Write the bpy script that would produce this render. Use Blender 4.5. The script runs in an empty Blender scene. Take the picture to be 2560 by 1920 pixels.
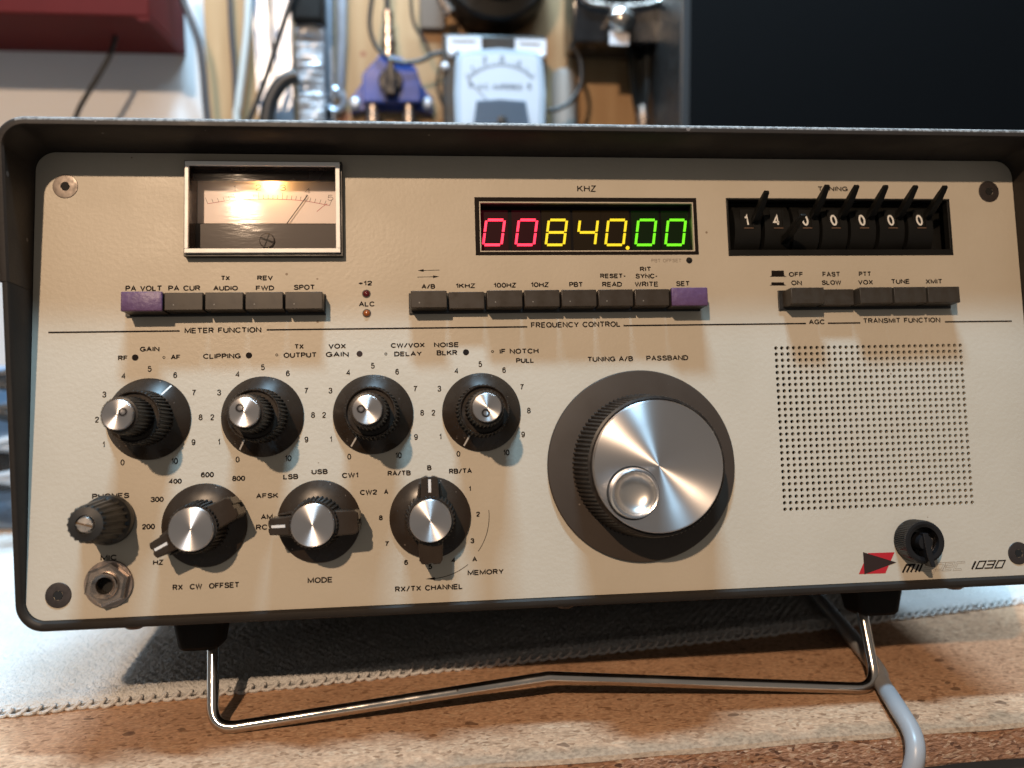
import bpy, bmesh, math, random
from mathutils import Vector, Matrix
from math import sin, cos, pi, radians, sqrt, atan2, hypot

random.seed(7)
S = bpy.context.scene
COL = S.collection
MM = 0.001

# ------------------------------------------------------------------ camera
F = 2024.344                      # focal length in photo pixels (2560 x 1920)
O = Vector((-178.40702, 87.30679, 296.59434))      # panel corner seen from the camera, mm
EX = Vector((0.9945372, -0.0198055, 0.1026)).normalized()
EV = Vector((-0.02819604, -0.99593404, 0.08555918)).normalized()
EN = Vector((0.10049202, -0.08798378, -0.99103996)).normalized()
EX = EV.cross(EN).normalized()
TILT = radians(10.5)              # the radio leans back on its bail
Z0 = 54.0                         # bottom of the front panel above the bench, mm
HALF = 201.6                      # half the panel width, mm
UP = cos(TILT) * EV + sin(TILT) * EN
YV = sin(TILT) * EV - cos(TILT) * EN
CW = Vector((-O.dot(EX) - HALF, -O.dot(YV), -O.dot(UP) + Z0))   # camera in world, mm

cam = bpy.data.cameras.new("camera")
camo = bpy.data.objects.new("camera", cam)
COL.objects.link(camo)
right = Vector((EX.x, YV.x, UP.x)); upc = -Vector((EX.y, YV.y, UP.y)); back = -Vector((EX.z, YV.z, UP.z))
mw = Matrix((right, upc, back)).transposed().to_4x4()
mw.translation = CW * MM
camo.matrix_world = mw
cam.sensor_width = 36.0
cam.lens = F * 36.0 / 2560.0
cam.clip_start = 0.01
cam.clip_end = 50
cam.dof.use_dof = True
cam.dof.focus_distance = 0.322
cam.dof.aperture_fstop = 5.8
S.camera = camo

# ------------------------------------------------------------------ world and lamps
W = bpy.data.worlds.new("World"); S.world = W; W.use_nodes = True
bg = W.node_tree.nodes["Background"]
bg.inputs[0].default_value = (1.0, 0.88, 0.76, 1); bg.inputs[1].default_value = 0.1
# the unlit room: brighter behind the photographer, darker behind the bench
_n = W.node_tree.nodes; _l = W.node_tree.links
_tc = _n.new("ShaderNodeTexCoord"); _sx = _n.new("ShaderNodeSeparateXYZ"); _mr = _n.new("ShaderNodeMapRange")
_l.new(_tc.outputs["Generated"], _sx.inputs[0]); _l.new(_sx.outputs["Y"], _mr.inputs[0])
_mr.inputs[1].default_value = 0.5; _mr.inputs[2].default_value = -0.9; _mr.inputs[3].default_value = 0.06; _mr.inputs[4].default_value = 0.22
_l.new(_mr.outputs[0], bg.inputs[1])

def pan(u, v, h):                 # panel coordinates (mm) to world (mm)
    return Vector((u - HALF, v * sin(TILT) - h * cos(TILT), Z0 + v * cos(TILT) + h * sin(TILT)))

def lamp(name, kind, loc, energy, color, size=None, size_y=None, target=None, radius=None):
    l = bpy.data.lights.new(name, kind); l.energy = energy; l.color = color
    if kind == 'AREA':
        l.shape = 'RECTANGLE'; l.size = size; l.size_y = size_y
    if radius: l.shadow_soft_size = radius
    o = bpy.data.objects.new(name, l); COL.objects.link(o); o.location = loc * MM
    if target is not None:
        o.rotation_euler = ((target - loc)).to_track_quat('-Z', 'Y').to_euler()
    return o

KEY = pan(-150, 575, 1000)
lamp("bench_bulb", 'POINT', KEY, 46.5, (1.0, 0.71, 0.475), radius=0.013)
COOL = pan(150, 1060, 350)
lamp("overhead_tube", 'AREA', COOL, 17, (0.46, 0.76, 1.0), 0.22, 0.06, target=pan(200, 40, 0))
REAR = Vector((60, 200, 1000))
lamp("rear_tube", 'AREA', REAR, 23, (0.60, 0.82, 1.0), 1.2, 0.07, target=Vector((60, 160, 0)))

S.view_settings.view_transform = 'Standard'; S.view_settings.look = 'None'
S.view_settings.exposure = 0; S.view_settings.gamma = 1
S.render.engine = 'CYCLES'
S.cycles.use_denoising = True
S.cycles.max_bounces = 8
S.cycles.caustics_reflective = False; S.cycles.caustics_refractive = False

# ------------------------------------------------------------------ geometry helpers
def P(px, py, h=0.0):             # a point of the photo on the panel's plane (h mm in front of it) -> (u, v) mm
    d = Vector(((px - 1280) / F, (py - 960) / F, 1.0))
    s = (O.dot(EN) + h) / d.dot(EN)
    X = d * s - O
    return X.dot(EX), X.dot(EV)

def wray(px, py):
    d = Vector(((px - 1280) / F, (py - 960) / F, 1.0))
    return Vector((d.dot(EX), d.dot(YV), d.dot(UP)))
def at(px, py, Y):                # a point of the photo at depth Y (mm, world)
    d = wray(px, py); s = (Y - CW.y) / d.y
    return CW + d * s
def onz(px, py, Z=0.0):           # a point of the photo on a horizontal plane
    d = wray(px, py); s = (Z - CW.z) / d.z
    return CW + d * s

def link(name, bm, mat, parent=None, loc=None, rot=None, smooth=True, mats=None, auto=20):
    me = bpy.data.meshes.new(name)
    bmesh.ops.recalc_face_normals(bm, faces=bm.faces)
    bm.to_mesh(me); bm.free()
    for m in (mats or [mat]): me.materials.append(m)
    if smooth:
        me.shade_smooth() if hasattr(me, 'shade_smooth') else None
        try: me.set_sharp_from_angle(angle=radians(auto))
        except Exception: pass
    o = bpy.data.objects.new(name, me); COL.objects.link(o)
    if parent is not None: o.parent = parent
    if loc is not None: o.location = Vector(loc) * MM
    if rot is not None: o.rotation_euler = rot
    return o

def empty(name, loc, label, cat, rot=None, group=None):
    o = bpy.data.objects.new(name, None); COL.objects.link(o); o.location = Vector(loc) * MM
    o.empty_display_size = 0.01
    if rot is not None: o.rotation_euler = rot
    return tag(o, label, cat, group)
def tag(o, label=None, cat=None, group=None, kind=None):
    if label: o['label'] = label
    if cat: o['category'] = cat
    if group: o['group'] = group
    if kind: o['kind'] = kind
    return o

def V(bm, x, y, z): return bm.verts.new((x * MM, y * MM, z * MM))

def box(bm, x0, x1, y0, y1, z0, z1, bev=0.0, seg=2, mi=0):
    vs = [V(bm, x, y, z) for z in (z0, z1) for y in (y0, y1) for x in (x0, x1)]
    idx = ((0, 2, 3, 1), (4, 5, 7, 6), (0, 1, 5, 4), (2, 6, 7, 3), (0, 4, 6, 2), (1, 3, 7, 5))
    fs = [bm.faces.new([vs[i] for i in f]) for f in idx]
    for f in fs: f.material_index = mi
    if bev > 0:
        es = list({e for f in fs for e in f.edges})
        r = bmesh.ops.bevel(bm, geom=es, offset=bev * MM, segments=seg, profile=0.5, affect='EDGES')
        for f in r['faces']: f.material_index = mi
    return bm

def lathe(bm, prof, n=64, c=(0, 0, 0), teeth=0, depth=0.0, mask=None, close=True, axis='z', duty=0.5):
    """prof: list of (r, h). mask: set of profile indices that carry teeth."""
    rings = []
    for i, (r, h) in enumerate(prof):
        ring = []
        for k in range(n):
            a = 2 * pi * k / n
            rr = r
            if teeth and mask and i in mask:
                ph = (k * teeth / n) % 1.0
                rr = r - depth * (0.5 - 0.5 * max(-1, min(1, 1.8 * cos(2 * pi * ph))))
            x, y, z = rr * cos(a), rr * sin(a), h
            if axis == 'y': x, y, z = x, z, y
            if axis == 'x': x, y, z = z, x, y
            ring.append(V(bm, x + c[0], y + c[1], z + c[2]))
        rings.append(ring)
    for a, b in zip(rings[:-1], rings[1:]):
        for k in range(n):
            bm.faces.new((a[k], a[(k + 1) % n], b[(k + 1) % n], b[k]))
    if close:
        if prof[0][0] > 0: bm.faces.new(list(reversed(rings[0])))
        if prof[-1][0] > 0: bm.faces.new(rings[-1])
    return bm

def prism(bm, poly, z0, z1, bev=0.0, mi=0, seg=2):
    lo = [V(bm, x, y, z0) for x, y in poly]; hi = [V(bm, x, y, z1) for x, y in poly]
    n = len(poly)
    fs = [bm.faces.new(list(reversed(lo))), bm.faces.new(hi)]
    for k in range(n): fs.append(bm.faces.new((lo[k], lo[(k + 1) % n], hi[(k + 1) % n], hi[k])))
    for f in fs: f.material_index = mi
    if bev > 0:
        es = list({e for e in fs[1].edges})
        if bev > 0: bmesh.ops.bevel(bm, geom=es, offset=bev * MM, segments=seg, profile=0.5, affect='EDGES')
    return bm

def rrect(x0, x1, y0, y1, r, n=8):
    pts = []
    for cx, cy, a0 in ((x1 - r, y1 - r, 0), (x0 + r, y1 - r, 90), (x0 + r, y0 + r, 180), (x1 - r, y0 + r, 270)):
        for k in range(n + 1):
            a = radians(a0 + 90 * k / n); pts.append((cx + r * cos(a), cy + r * sin(a)))
    return pts

def crom(pts, sub=10):
    pts = [Vector(p) for p in pts]
    if len(pts) < 3:
        return [pts[0].lerp(pts[-1], k / sub) for k in range(sub + 1)]
    out = []
    ext = [2 * pts[0] - pts[1]] + pts + [2 * pts[-1] - pts[-2]]
    for i in range(1, len(ext) - 2):
        p0, p1, p2, p3 = ext[i - 1:i + 3]
        for k in range(sub):
            t = k / sub
            out.append(0.5 * ((2 * p1) + (-p0 + p2) * t + (2 * p0 - 5 * p1 + 4 * p2 - p3) * t * t + (-p0 + 3 * p1 - 3 * p2 + p3) * t ** 3))
    out.append(pts[-1])
    return out

def tube(bm, pts, r, n=10, closed=False, cap=True, mi=0):
    """sweep a circle (radius r, number or list, mm) along points in mm"""
    pts = [Vector(p) for p in pts]
    N = len(pts)
    rs = r if isinstance(r, (list, tuple)) else [r] * N
    tang = []
    for i in range(N):
        a = pts[(i - 1) % N] if (closed or i > 0) else pts[0]
        b = pts[(i + 1) % N] if (closed or i < N - 1) else pts[-1]
        t = (b - a)
        tang.append(t.normalized() if t.length > 1e-9 else Vector((0, 0, 1)))
    up = Vector((0, 0, 1)) if abs(tang[0].z) < 0.9 else Vector((0, 1, 0))
    nrm = (up - tang[0] * up.dot(tang[0])).normalized()
    rings = []
    for i in range(N):
        nrm = (nrm - tang[i] * nrm.dot(tang[i]))
        nrm = nrm.normalized() if nrm.length > 1e-6 else tang[i].orthogonal().normalized()
        bi = tang[i].cross(nrm)
        rings.append([bm.verts.new((pts[i] + (nrm * cos(2 * pi * k / n) + bi * sin(2 * pi * k / n)) * rs[i]) * MM) for k in range(n)])
    rng = range(N) if closed else range(N - 1)
    for i in rng:
        a, b = rings[i], rings[(i + 1) % N]
        for k in range(n):
            f = bm.faces.new((a[k], a[(k + 1) % n], b[(k + 1) % n], b[k])); f.material_index = mi
    if cap and not closed:
        bm.faces.new(list(reversed(rings[0]))).material_index = mi
        bm.faces.new(rings[-1]).material_index = mi
    return bm

def fillet(pts, r, n=8):
    """round the corners of a polyline"""
    pts = [Vector(p) for p in pts]; out = [pts[0]]
    for i in range(1, len(pts) - 1):
        a, b, c = pts[i - 1], pts[i], pts[i + 1]
        d1 = (a - b).normalized(); d2 = (c - b).normalized()
        ang = d1.angle(d2); t = min(r / math.tan(ang / 2), (a - b).length * .48, (c - b).length * .48)
        p1 = b + d1 * t; p2 = b + d2 * t
        for k in range(n + 1):
            s = k / n
            out.append((1 - s) ** 2 * p1 + 2 * s * (1 - s) * b + s * s * p2)
    out.append(pts[-1])
    return out

def miter(pts, w, closed=False):
    n = len(pts); L = []; R = []
    for i in range(n):
        p = Vector(pts[i])
        a = Vector(pts[(i - 1) % n]) if (closed or i > 0) else None
        b = Vector(pts[(i + 1) % n]) if (closed or i < n - 1) else None
        d1 = (p - a).normalized() if a is not None else (b - p).normalized()
        d2 = (b - p).normalized() if b is not None else d1
        n1 = Vector((-d1.y, d1.x)); n2 = Vector((-d2.y, d2.x))
        m = (n1 + n2); m = m.normalized() if m.length > 1e-6 else n1
        k = 1 / max(0.5, m.dot(n1))
        L.append(p + m * (w / 2 * k)); R.append(p - m * (w / 2 * k))
    return L, R

def ribbon(bm, pts, w, z, closed=False):
    L, R = miter(pts, w, closed); n = len(pts)
    l = [V(bm, p.x, p.y, z) for p in L]; r = [V(bm, p.x, p.y, z) for p in R]
    for i in range(n if closed else n - 1):
        j = (i + 1) % n
        bm.faces.new((l[i], r[i], r[j], l[j]))

def outline_ribbon(bm, pts, w, t, z):
    L, R = miter(pts, w)
    loop = [(p.x, p.y) for p in L] + [(p.x, p.y) for p in reversed(R)]
    ribbon(bm, loop, t, z, closed=True)

def disc2d(bm, x, y, r, z, n=20, hole=0):
    if hole:
        a = [V(bm, x + r * cos(2 * pi * k / n), y + r * sin(2 * pi * k / n), z) for k in range(n)]
        b = [V(bm, x + hole * cos(2 * pi * k / n), y + hole * sin(2 * pi * k / n), z) for k in range(n)]
        for k in range(n): bm.faces.new((a[k], a[(k + 1) % n], b[(k + 1) % n], b[k]))
    else:
        bm.faces.new([V(bm, x + r * cos(2 * pi * k / n), y + r * sin(2 * pi * k / n), z) for k in range(n)])

def flat(bm, poly, z):
    bm.faces.new([V(bm, x, y, z) for x, y in poly])

def earc(cx, cy, rx, ry, a0, a1, n=14):
    return [(cx + rx * cos(radians(a0 + (a1 - a0) * k / n)), cy + ry * sin(radians(a0 + (a1 - a0) * k / n))) for k in range(n + 1)]
def spl(*p): return [(q.x, q.y) for q in crom([Vector((x, y, 0)) for x, y in p], 4)]
SIX = spl((.58, .80), (.46, .97), (.30, 1), (.10, .86), (.02, .5), (.08, .12), (.30, 0), (.54, .08), (.62, .32), (.50, .58), (.30, .63), (.10, .5), (.03, .32))
GL = {   # drawn like the silk-screened capitals of the panel: (width, strokes)
 'A': (.74, [[(0, 0), (.37, 1), (.74, 0)], [(.13, .34), (.61, .34)]]),
 'B': (.66, [[(0, 0), (0, 1), (.36, 1)] + earc(.36, .765, .26, .235, 90, -90) + [(0, .53)], [(.36, .53)] + earc(.38, .265, .28, .265, 90, -90) + [(0, 0)]]),
 'C': (.74, [earc(.40, .5, .40, .5, 38, 322, 22)]),
 'D': (.70, [[(0, 0), (0, 1), (.28, 1)] + earc(.28, .5, .42, .5, 90, -90, 18) + [(0, 0)]]),
 'E': (.60, [[(.60, 1), (0, 1), (0, 0), (.60, 0)], [(0, .52), (.54, .52)]]),
 'F': (.56, [[(.56, 1), (0, 1), (0, 0)], [(0, .52), (.50, .52)]]),
 'G': (.76, [earc(.40, .5, .40, .5, 40, 330, 22), [(.76, 0), (.76, .46), (.44, .46)]]),
 'H': (.68, [[(0, 0), (0, 1)], [(.68, 0), (.68, 1)], [(0, .52), (.68, .52)]]),
 'I': (.02, [[(.01, 0), (.01, 1)]]),
 'K': (.68, [[(0, 0), (0, 1)], [(.64, 1), (0, .38)], [(.24, .60), (.68, 0)]]),
 'L': (.54, [[(0, 1), (0, 0), (.54, 0)]]),
 'M': (.82, [[(0, 0), (0, 1), (.41, .12), (.82, 1), (.82, 0)]]),
 'N': (.68, [[(0, 0), (0, 1), (.68, 0), (.68, 1)]]),
 'O': (.80, [earc(.40, .5, .40, .5, 0, 360, 28)]),
 'P': (.62, [[(0, 0), (0, 1), (.34, 1)] + earc(.34, .74, .28, .26, 90, -90) + [(0, .48)]]),
 'Q': (.80, [earc(.40, .5, .40, .5, 0, 360, 28), [(.5, .22), (.78, -.02)]]),
 'R': (.66, [[(0, 0), (0, 1), (.36, 1)] + earc(.36, .755, .27, .245, 90, -90) + [(0, .51)], [(.34, .51), (.64, 0)]]),
 'S': (.68, [spl((.64, .74), (.57, .93), (.35, 1), (.12, .93), (.05, .75), (.16, .60), (.36, .53), (.55, .46), (.67, .28), (.59, .07), (.34, 0), (.10, .06), (.01, .27))]),
 'T': (.68, [[(0, 1), (.68, 1)], [(.34, 1), (.34, 0)]]),
 'U': (.68, [[(0, 1), (0, .34)] + earc(.34, .34, .34, .34, 180, 360) + [(.68, 1)]]),
 'V': (.70, [[(0, 1), (.35, 0), (.70, 1)]]),
 'W': (1.0, [[(0, 1), (.25, 0), (.5, 1), (.75, 0), (1.0, 1)]]),
 'X': (.68, [[(0, 0), (.68, 1)], [(0, 1), (.68, 0)]]),
 'Y': (.70, [[(0, 1), (.35, .44), (.70, 1)], [(.35, .44), (.35, 0)]]),
 'Z': (.62, [[(.02, 1), (.60, 1), (0, 0), (.62, 0)]]),
 '0': (.64, [earc(.32, .5, .32, .5, 0, 360, 26)]),
 '1': (.30, [[(0, .76), (.17, .82), (.28, 1), (.28, 0)]]),
 '2': (.64, [spl((.03, .70), (.10, .93), (.33, 1), (.57, .92), (.61, .72), (.48, .48), (.20, .24), (.02, .0)), [(.0, 0), (.64, 0)]]),
 '3': (.64, [spl((.02, .76), (.12, .95), (.32, 1), (.55, .92), (.57, .68), (.42, .55), (.24, .53)), spl((.24, .53), (.48, .50), (.63, .28), (.54, .06), (.30, 0), (.08, .06), (0, .27))]),
 '4': (.68, [[(.50, 0), (.50, 1), (0, .30), (.68, .30)]]),
 '5': (.64, [[(.58, 1), (.12, 1), (.06, .48)], spl((.06, .48), (.20, .61), (.40, .64), (.62, .48), (.61, .18), (.42, .01), (.18, .02), (.01, .22))]),
 '6': (.64, [SIX]),
 '7': (.62, [[(0, 1), (.62, 1)] + spl((.62, 1), (.36, .58), (.22, 0))[1:]]),
 '8': (.64, [earc(.32, .765, .26, .235, 0, 360, 22), earc(.32, .265, .32, .265, 0, 360, 22)]),
 '9': (.64, [[(.62 - x, 1 - y) for x, y in SIX]]),
 '/': (.46, [[(0, -.06), (.46, 1.06)]]), '-': (.30, [[(0, .42), (.30, .42)]]), '+': (.56, [[(.28, .14), (.28, .74)], [(-.02, .44), (.58, .44)]]),
 '.': (.06, [[(.0, .0), (.0, .09)]]), ' ': (.30, []),
}
def put_text(bm, s, cx, cy, w, hgt, z, weight=.30, xf=None, slant=0.0, ang=0.0):
    """lettering centred on (cx, cy), w mm wide (None keeps its own width), hgt mm tall, strokes weight mm wide"""
    hgt -= weight
    x = 0; sts = []
    for ch in s:
        gw, st = GL[ch]
        for q in st: sts.append([(x + a, b) for a, b in q])
        x += gw + .27
    tw_ = x - .27
    sx = hgt * .92 if w is None else max(.1, (w - weight)) / max(tw_, .05)
    if s in ('I', '1'): sx = hgt * .92
    ca, sa = cos(ang), sin(ang); zz = z
    for q in sts:
        pts = []
        for a, b in q:
            X = (a - tw_ / 2) * sx; Y = (b - .5) * hgt; X += slant * Y
            pts.append((cx + X * ca - Y * sa, cy + X * sa + Y * ca))
        closed = hypot(pts[0][0] - pts[-1][0], pts[0][1] - pts[-1][1]) < 1e-4
        if closed: pts = pts[:-1]
        L, R = miter(pts, weight, closed); n = len(pts)
        mk = (lambda p: bm.verts.new(xf(p.x, p.y))) if xf else (lambda p: V(bm, p.x, p.y, zz))
        l = [mk(p) for p in L]; r = [mk(p) for p in R]
        for i in range(n if closed else n - 1):
            k = (i + 1) % n; bm.faces.new((l[i], r[i], r[k], l[k]))
        zz += .002

# ------------------------------------------------------------------ materials
def mat(name, col=(.5, .5, .5), rough=.5, metal=0.0, bump=None, var=None, spec=.5, coat=0.0, emit=None, est=0, aniso=0.0,
        tangent=None, sheen=0.0, rvar=None, dust=None, coords='Object'):
    """bump: (noise scale, strength, distance mm); var: (scale, amount, second colour); rvar: (scale, amount)"""
    m = bpy.data.materials.new(name); m.use_nodes = True
    nt = m.node_tree; b = nt.nodes["Principled BSDF"]; N = nt.nodes.new; LK = nt.links.new
    b.inputs["Base Color"].default_value = (*col, 1); b.inputs["Roughness"].default_value = rough
    b.inputs["Metallic"].default_value = metal; b.inputs["Specular IOR Level"].default_value = spec
    b.inputs["Coat Weight"].default_value = coat
    tc = N("ShaderNodeTexCoord").outputs[coords]
    if var:
        n = N("ShaderNodeTexNoise"); n.inputs["Scale"].default_value = var[0]; n.inputs["Detail"].default_value = 6
        n.inputs["Roughness"].default_value = .62
        LK(tc, n.inputs["Vector"])
        r = N("ShaderNodeValToRGB"); r.color_ramp.elements[0].position = .5 - var[1] / 2; r.color_ramp.elements[1].position = .5 + var[1] / 2
        r.color_ramp.elements[0].color = (*col, 1); r.color_ramp.elements[1].color = (*var[2], 1)
        LK(n.outputs["Fac"], r.inputs["Fac"]); LK(r.outputs["Color"], b.inputs["Base Color"])
    if dust:      # sparse specks of lint or dirt: (cells per metre, share of cells, speck size 0..1, colour)
        src = b.inputs["Base Color"].links[0].from_socket if b.inputs["Base Color"].links else None
        vo = N("ShaderNodeTexVoronoi"); vo.inputs["Scale"].default_value = dust[0]; LK(tc, vo.inputs["Vector"])
        sc = N("ShaderNodeSeparateColor"); LK(vo.outputs["Color"], sc.inputs[0])
        g1 = N("ShaderNodeMath"); g1.operation = 'LESS_THAN'; g1.inputs[1].default_value = dust[1]; LK(sc.outputs[0], g1.inputs[0])
        sz = N("ShaderNodeMath"); sz.operation = 'MULTIPLY'; sz.inputs[1].default_value = dust[2]; LK(sc.outputs[1], sz.inputs[0])
        g2 = N("ShaderNodeMath"); g2.operation = 'LESS_THAN'; LK(vo.outputs["Distance"], g2.inputs[0]); LK(sz.outputs[0], g2.inputs[1])
        mu = N("ShaderNodeMath"); mu.operation = 'MULTIPLY'; LK(g1.outputs[0], mu.inputs[0]); LK(g2.outputs[0], mu.inputs[1])
        mx = N("ShaderNodeMixRGB"); LK(mu.outputs[0], mx.inputs[0]); mx.inputs[2].default_value = (*dust[3], 1)
        if src: LK(src, mx.inputs[1])
        else: mx.inputs[1].default_value = (*col, 1)
        LK(mx.outputs[0], b.inputs["Base Color"])
    if rvar:
        n = N("ShaderNodeTexNoise"); n.inputs["Scale"].default_value = rvar[0]; n.inputs["Detail"].default_value = 5
        LK(tc, n.inputs["Vector"])
        r = N("ShaderNodeMapRange"); r.inputs[1].default_value = .3; r.inputs[2].default_value = .7
        r.inputs[3].default_value = max(.02, rough - rvar[1]); r.inputs[4].default_value = min(1, rough + rvar[1])
        LK(n.outputs["Fac"], r.inputs[0]); LK(r.outputs[0], b.inputs["Roughness"])
    if bump:
        n = N("ShaderNodeTexNoise"); n.inputs["Scale"].default_value = bump[0]; n.inputs["Detail"].default_value = 3
        LK(tc, n.inputs["Vector"])
        bp = N("ShaderNodeBump"); bp.inputs["Strength"].default_value = bump[1]; bp.inputs["Distance"].default_value = bump[2] * MM
        LK(n.outputs["Fac"], bp.inputs["Height"]); LK(bp.outputs["Normal"], b.inputs["Normal"])
    if emit:
        b.inputs["Emission Color"].default_value = (*emit, 1); b.inputs["Emission Strength"].default_value = est
    if aniso:
        b.inputs["Anisotropic"].default_value = aniso
        b.inputs["Anisotropic Rotation"].default_value = .25
        t = N("ShaderNodeTangent"); t.direction_type = 'RADIAL'; t.axis = tangent or 'Z'
        LK(t.outputs[0], b.inputs["Tangent"])
    return m

M = {}
M['panel'] = mat('panel_paint', (.50, .458, .385), .42, bump=(620, .42, .2), var=(26, .35, (.468, .426, .352)), spec=.35, rvar=(35, .08), dust=(170, .035, .13, (.24, .19, .14)))
M['ink'] = mat('black_ink', (.009, .006, .005), .7, spec=.15)
M['ink_brown'] = mat('brown_ink', (.026, .014, .012), .65, spec=.25)
M['ink_grey'] = mat('pale_ink', (.24, .20, .165), .6)
M['ink_faint'] = mat('faint_ink', (.16, .12, .095), .6)
M['red_ink'] = mat('red_ink', (.42, .012, .022), .5)
M['cabinet'] = mat('cabinet_paint', (.030, .024, .020), .5, bump=(900, .5, .12), var=(90, .4, (.024, .019, .016)), rvar=(60, .1), spec=.18, dust=(160, .12, .2, (.14, .12, .11)))
M['cabinet_low'] = mat('cabinet_paint_dark', (.026, .022, .019), .5, bump=(900, .5, .12), var=(90, .4, (.021, .018, .016)), rvar=(60, .1), spec=.18, dust=(160, .12, .2, (.14, .12, .11)))
M['edge_pale'] = mat('pale_edge', (.06, .05, .044), .55, spec=.25, var=(700, .12, (.16, .145, .135)), bump=(900, .3, .06))
M['knob'] = mat('brown_plastic', (.026, .018, .013), .27, var=(70, .5, (.034, .024, .017)), rvar=(120, .12), bump=(500, .18, .05), spec=.30, dust=(700, .10, .22, (.16, .13, .11)))
M['skirt'] = mat('satin_brown_plastic', (.044, .033, .026), .42, var=(60, .5, (.052, .040, .032)), rvar=(90, .06), spec=.3, dust=(420, .10, .16, (.16, .13, .11)))
M['knob_rib'] = mat('ribbed_brown_plastic', (.014, .010, .008), .36, var=(300, .25, (.032, .025, .020)), spec=.28, dust=(900, .10, .2, (.15, .13, .11)))
M['black'] = mat('black_plastic', (.012, .012, .012), .42, rvar=(100, .12), bump=(600, .15, .05))
M['black_shiny'] = mat('gloss_black', (.008, .008, .009), .22, rvar=(80, .08))
M['button'] = mat('button_plastic', (.028, .018, .011), .42, var=(90, .5, (.038, .026, .017)), rvar=(180, .1), bump=(400, .12, .04), spec=.28, dust=(800, .12, .25, (.16, .13, .10)))
M['button_dark'] = mat('button_plastic_dark', (.028, .0185, .011), .5, var=(260, .3, (.036, .027, .019)), rvar=(180, .12), spec=.3)
M['purple'] = mat('purple_paint', (.080, .038, .090), .4, var=(420, .4, (.105, .054, .112)), bump=(520, .7, .3), spec=.35)
M['alu'] = mat('brushed_aluminium', (.70, .685, .695), .37, 1.0, aniso=.95, bump=(1500, .04, .02))
M['alu_cup'] = mat('turned_aluminium', (.72, .70, .68), .30, 1.0, bump=(900, .05, .02))
M['alu_rim'] = mat('aluminium_rim', (.74, .74, .76), .26, 1.0)
M['chrome'] = mat('chrome_wire', (.58, .545, .51), .15, 1.0, rvar=(90, .09), dust=(260, .12, .2, (.25, .19, .14)))
M['nickel'] = mat('nickel', (.46, .40, .36), .28, 1.0, rvar=(300, .12), bump=(700, .15, .05))
M['nickel_dark'] = mat('dull_nickel', (.38, .32, .29), .36, 1.0, rvar=(300, .12))
M['silver_frame'] = mat('silver_plastic_frame', (.90, .89, .88), .35, 0, rvar=(200, .1))
M['screw'] = mat('blackened_screw', (.055, .045, .042), .4, .5, rvar=(400, .15))
M['steel_bright'] = mat('bright_steel', (.72, .68, .64), .3, 1.0, rvar=(300, .1))
M['screw_pale'] = mat('dull_screw', (.20, .17, .15), .45, .5, rvar=(400, .15))
M['white_line'] = mat('white_inlay', (.62, .60, .58), .5)
M['dark_hole'] = mat('dark_void', (.004, .004, .004), .8)
M['backing'] = mat('grille_backing', (.008, .007, .006), .9)
M['filter'] = mat('display_back', (.004, .003, .0035), .4, spec=.12)
M['seg_red'] = mat('red_segment', (.1, .01, .02), .4, emit=(1.0, .024, .065), est=2.7)
M['seg_yel'] = mat('yellow_segment', (.1, .08, .01), .4, emit=(1.0, .70, .015), est=1.15)
M['seg_grn'] = mat('green_segment', (.02, .1, .01), .4, emit=(.20, 1.0, .012), est=1.1)
M['led_red'] = mat('red_led', (.10, .006, .008), .15, coat=.5)
M['led_amber'] = mat('amber_led', (.30, .085, .018), .2, coat=.5)
M['dial'] = mat('dial_card', (.86, .77, .73), .6)
M['bulb'] = mat('meter_bulb', (.8, .6, .3), .4, emit=(1.0, .55, .16), est=28)
M['meter_dark'] = mat('meter_case', (.030, .020, .017), .22, rvar=(100, .1))
M['meter_cover'] = mat('meter_cover', (.026, .019, .018), .45, spec=.3, bump=(500, .2, .05))
M['dial_ink'] = mat('dial_ink', (.10, .07, .06), .6)
M['dial_red'] = mat('dial_red', (.45, .07, .09), .6)
M['digit_white'] = mat('white_digit', (.72, .72, .70), .5)
M['wheel_black'] = mat('matt_black_wheel', (.0065, .0065, .006), .5, rvar=(100, .12), spec=.22)
M['brown_line'] = mat('brown_mark', (.13, .075, .045), .5)
M['rubber'] = mat('black_rubber', (.004, .004, .004), .7, spec=.2)

def glass(name, gloss=.06, rough=.16):
    m = bpy.data.materials.new(name); m.use_nodes = True; nt = m.node_tree; nt.nodes.clear(); N = nt.nodes.new; LK = nt.links.new
    o = N("ShaderNodeOutputMaterial"); t = N("ShaderNodeBsdfTransparent"); g = N("ShaderNodeBsdfGlossy"); mx = N("ShaderNodeMixShader")
    t.inputs[0].default_value = (.96, .95, .95, 1); g.inputs["Roughness"].default_value = rough
    mx.inputs[0].default_value = gloss
    no = N("ShaderNodeTexNoise"); no.inputs["Scale"].default_value = 160; no.inputs["Detail"].default_value = 4
    tc = N("ShaderNodeTexCoord"); mp = N("ShaderNodeMapping"); mp.inputs["Scale"].default_value = (.5, 2.2, 1)
    LK(tc.outputs["Object"], mp.inputs[0]); LK(mp.outputs[0], no.inputs["Vector"])
    bp = N("ShaderNodeBump"); bp.inputs["Strength"].default_value = .10; bp.inputs["Distance"].default_value = .0003
    LK(no.outputs["Fac"], bp.inputs["Height"]); LK(bp.outputs[0], g.inputs["Normal"])
    LK(t.outputs[0], mx.inputs[1]); LK(g.outputs[0], mx.inputs[2]); LK(mx.outputs[0], o.inputs[0])
    return m
M['lens'] = glass('meter_lens', .0022, .085)
M['clear'] = glass('clear_cover', .05, .08)

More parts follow.
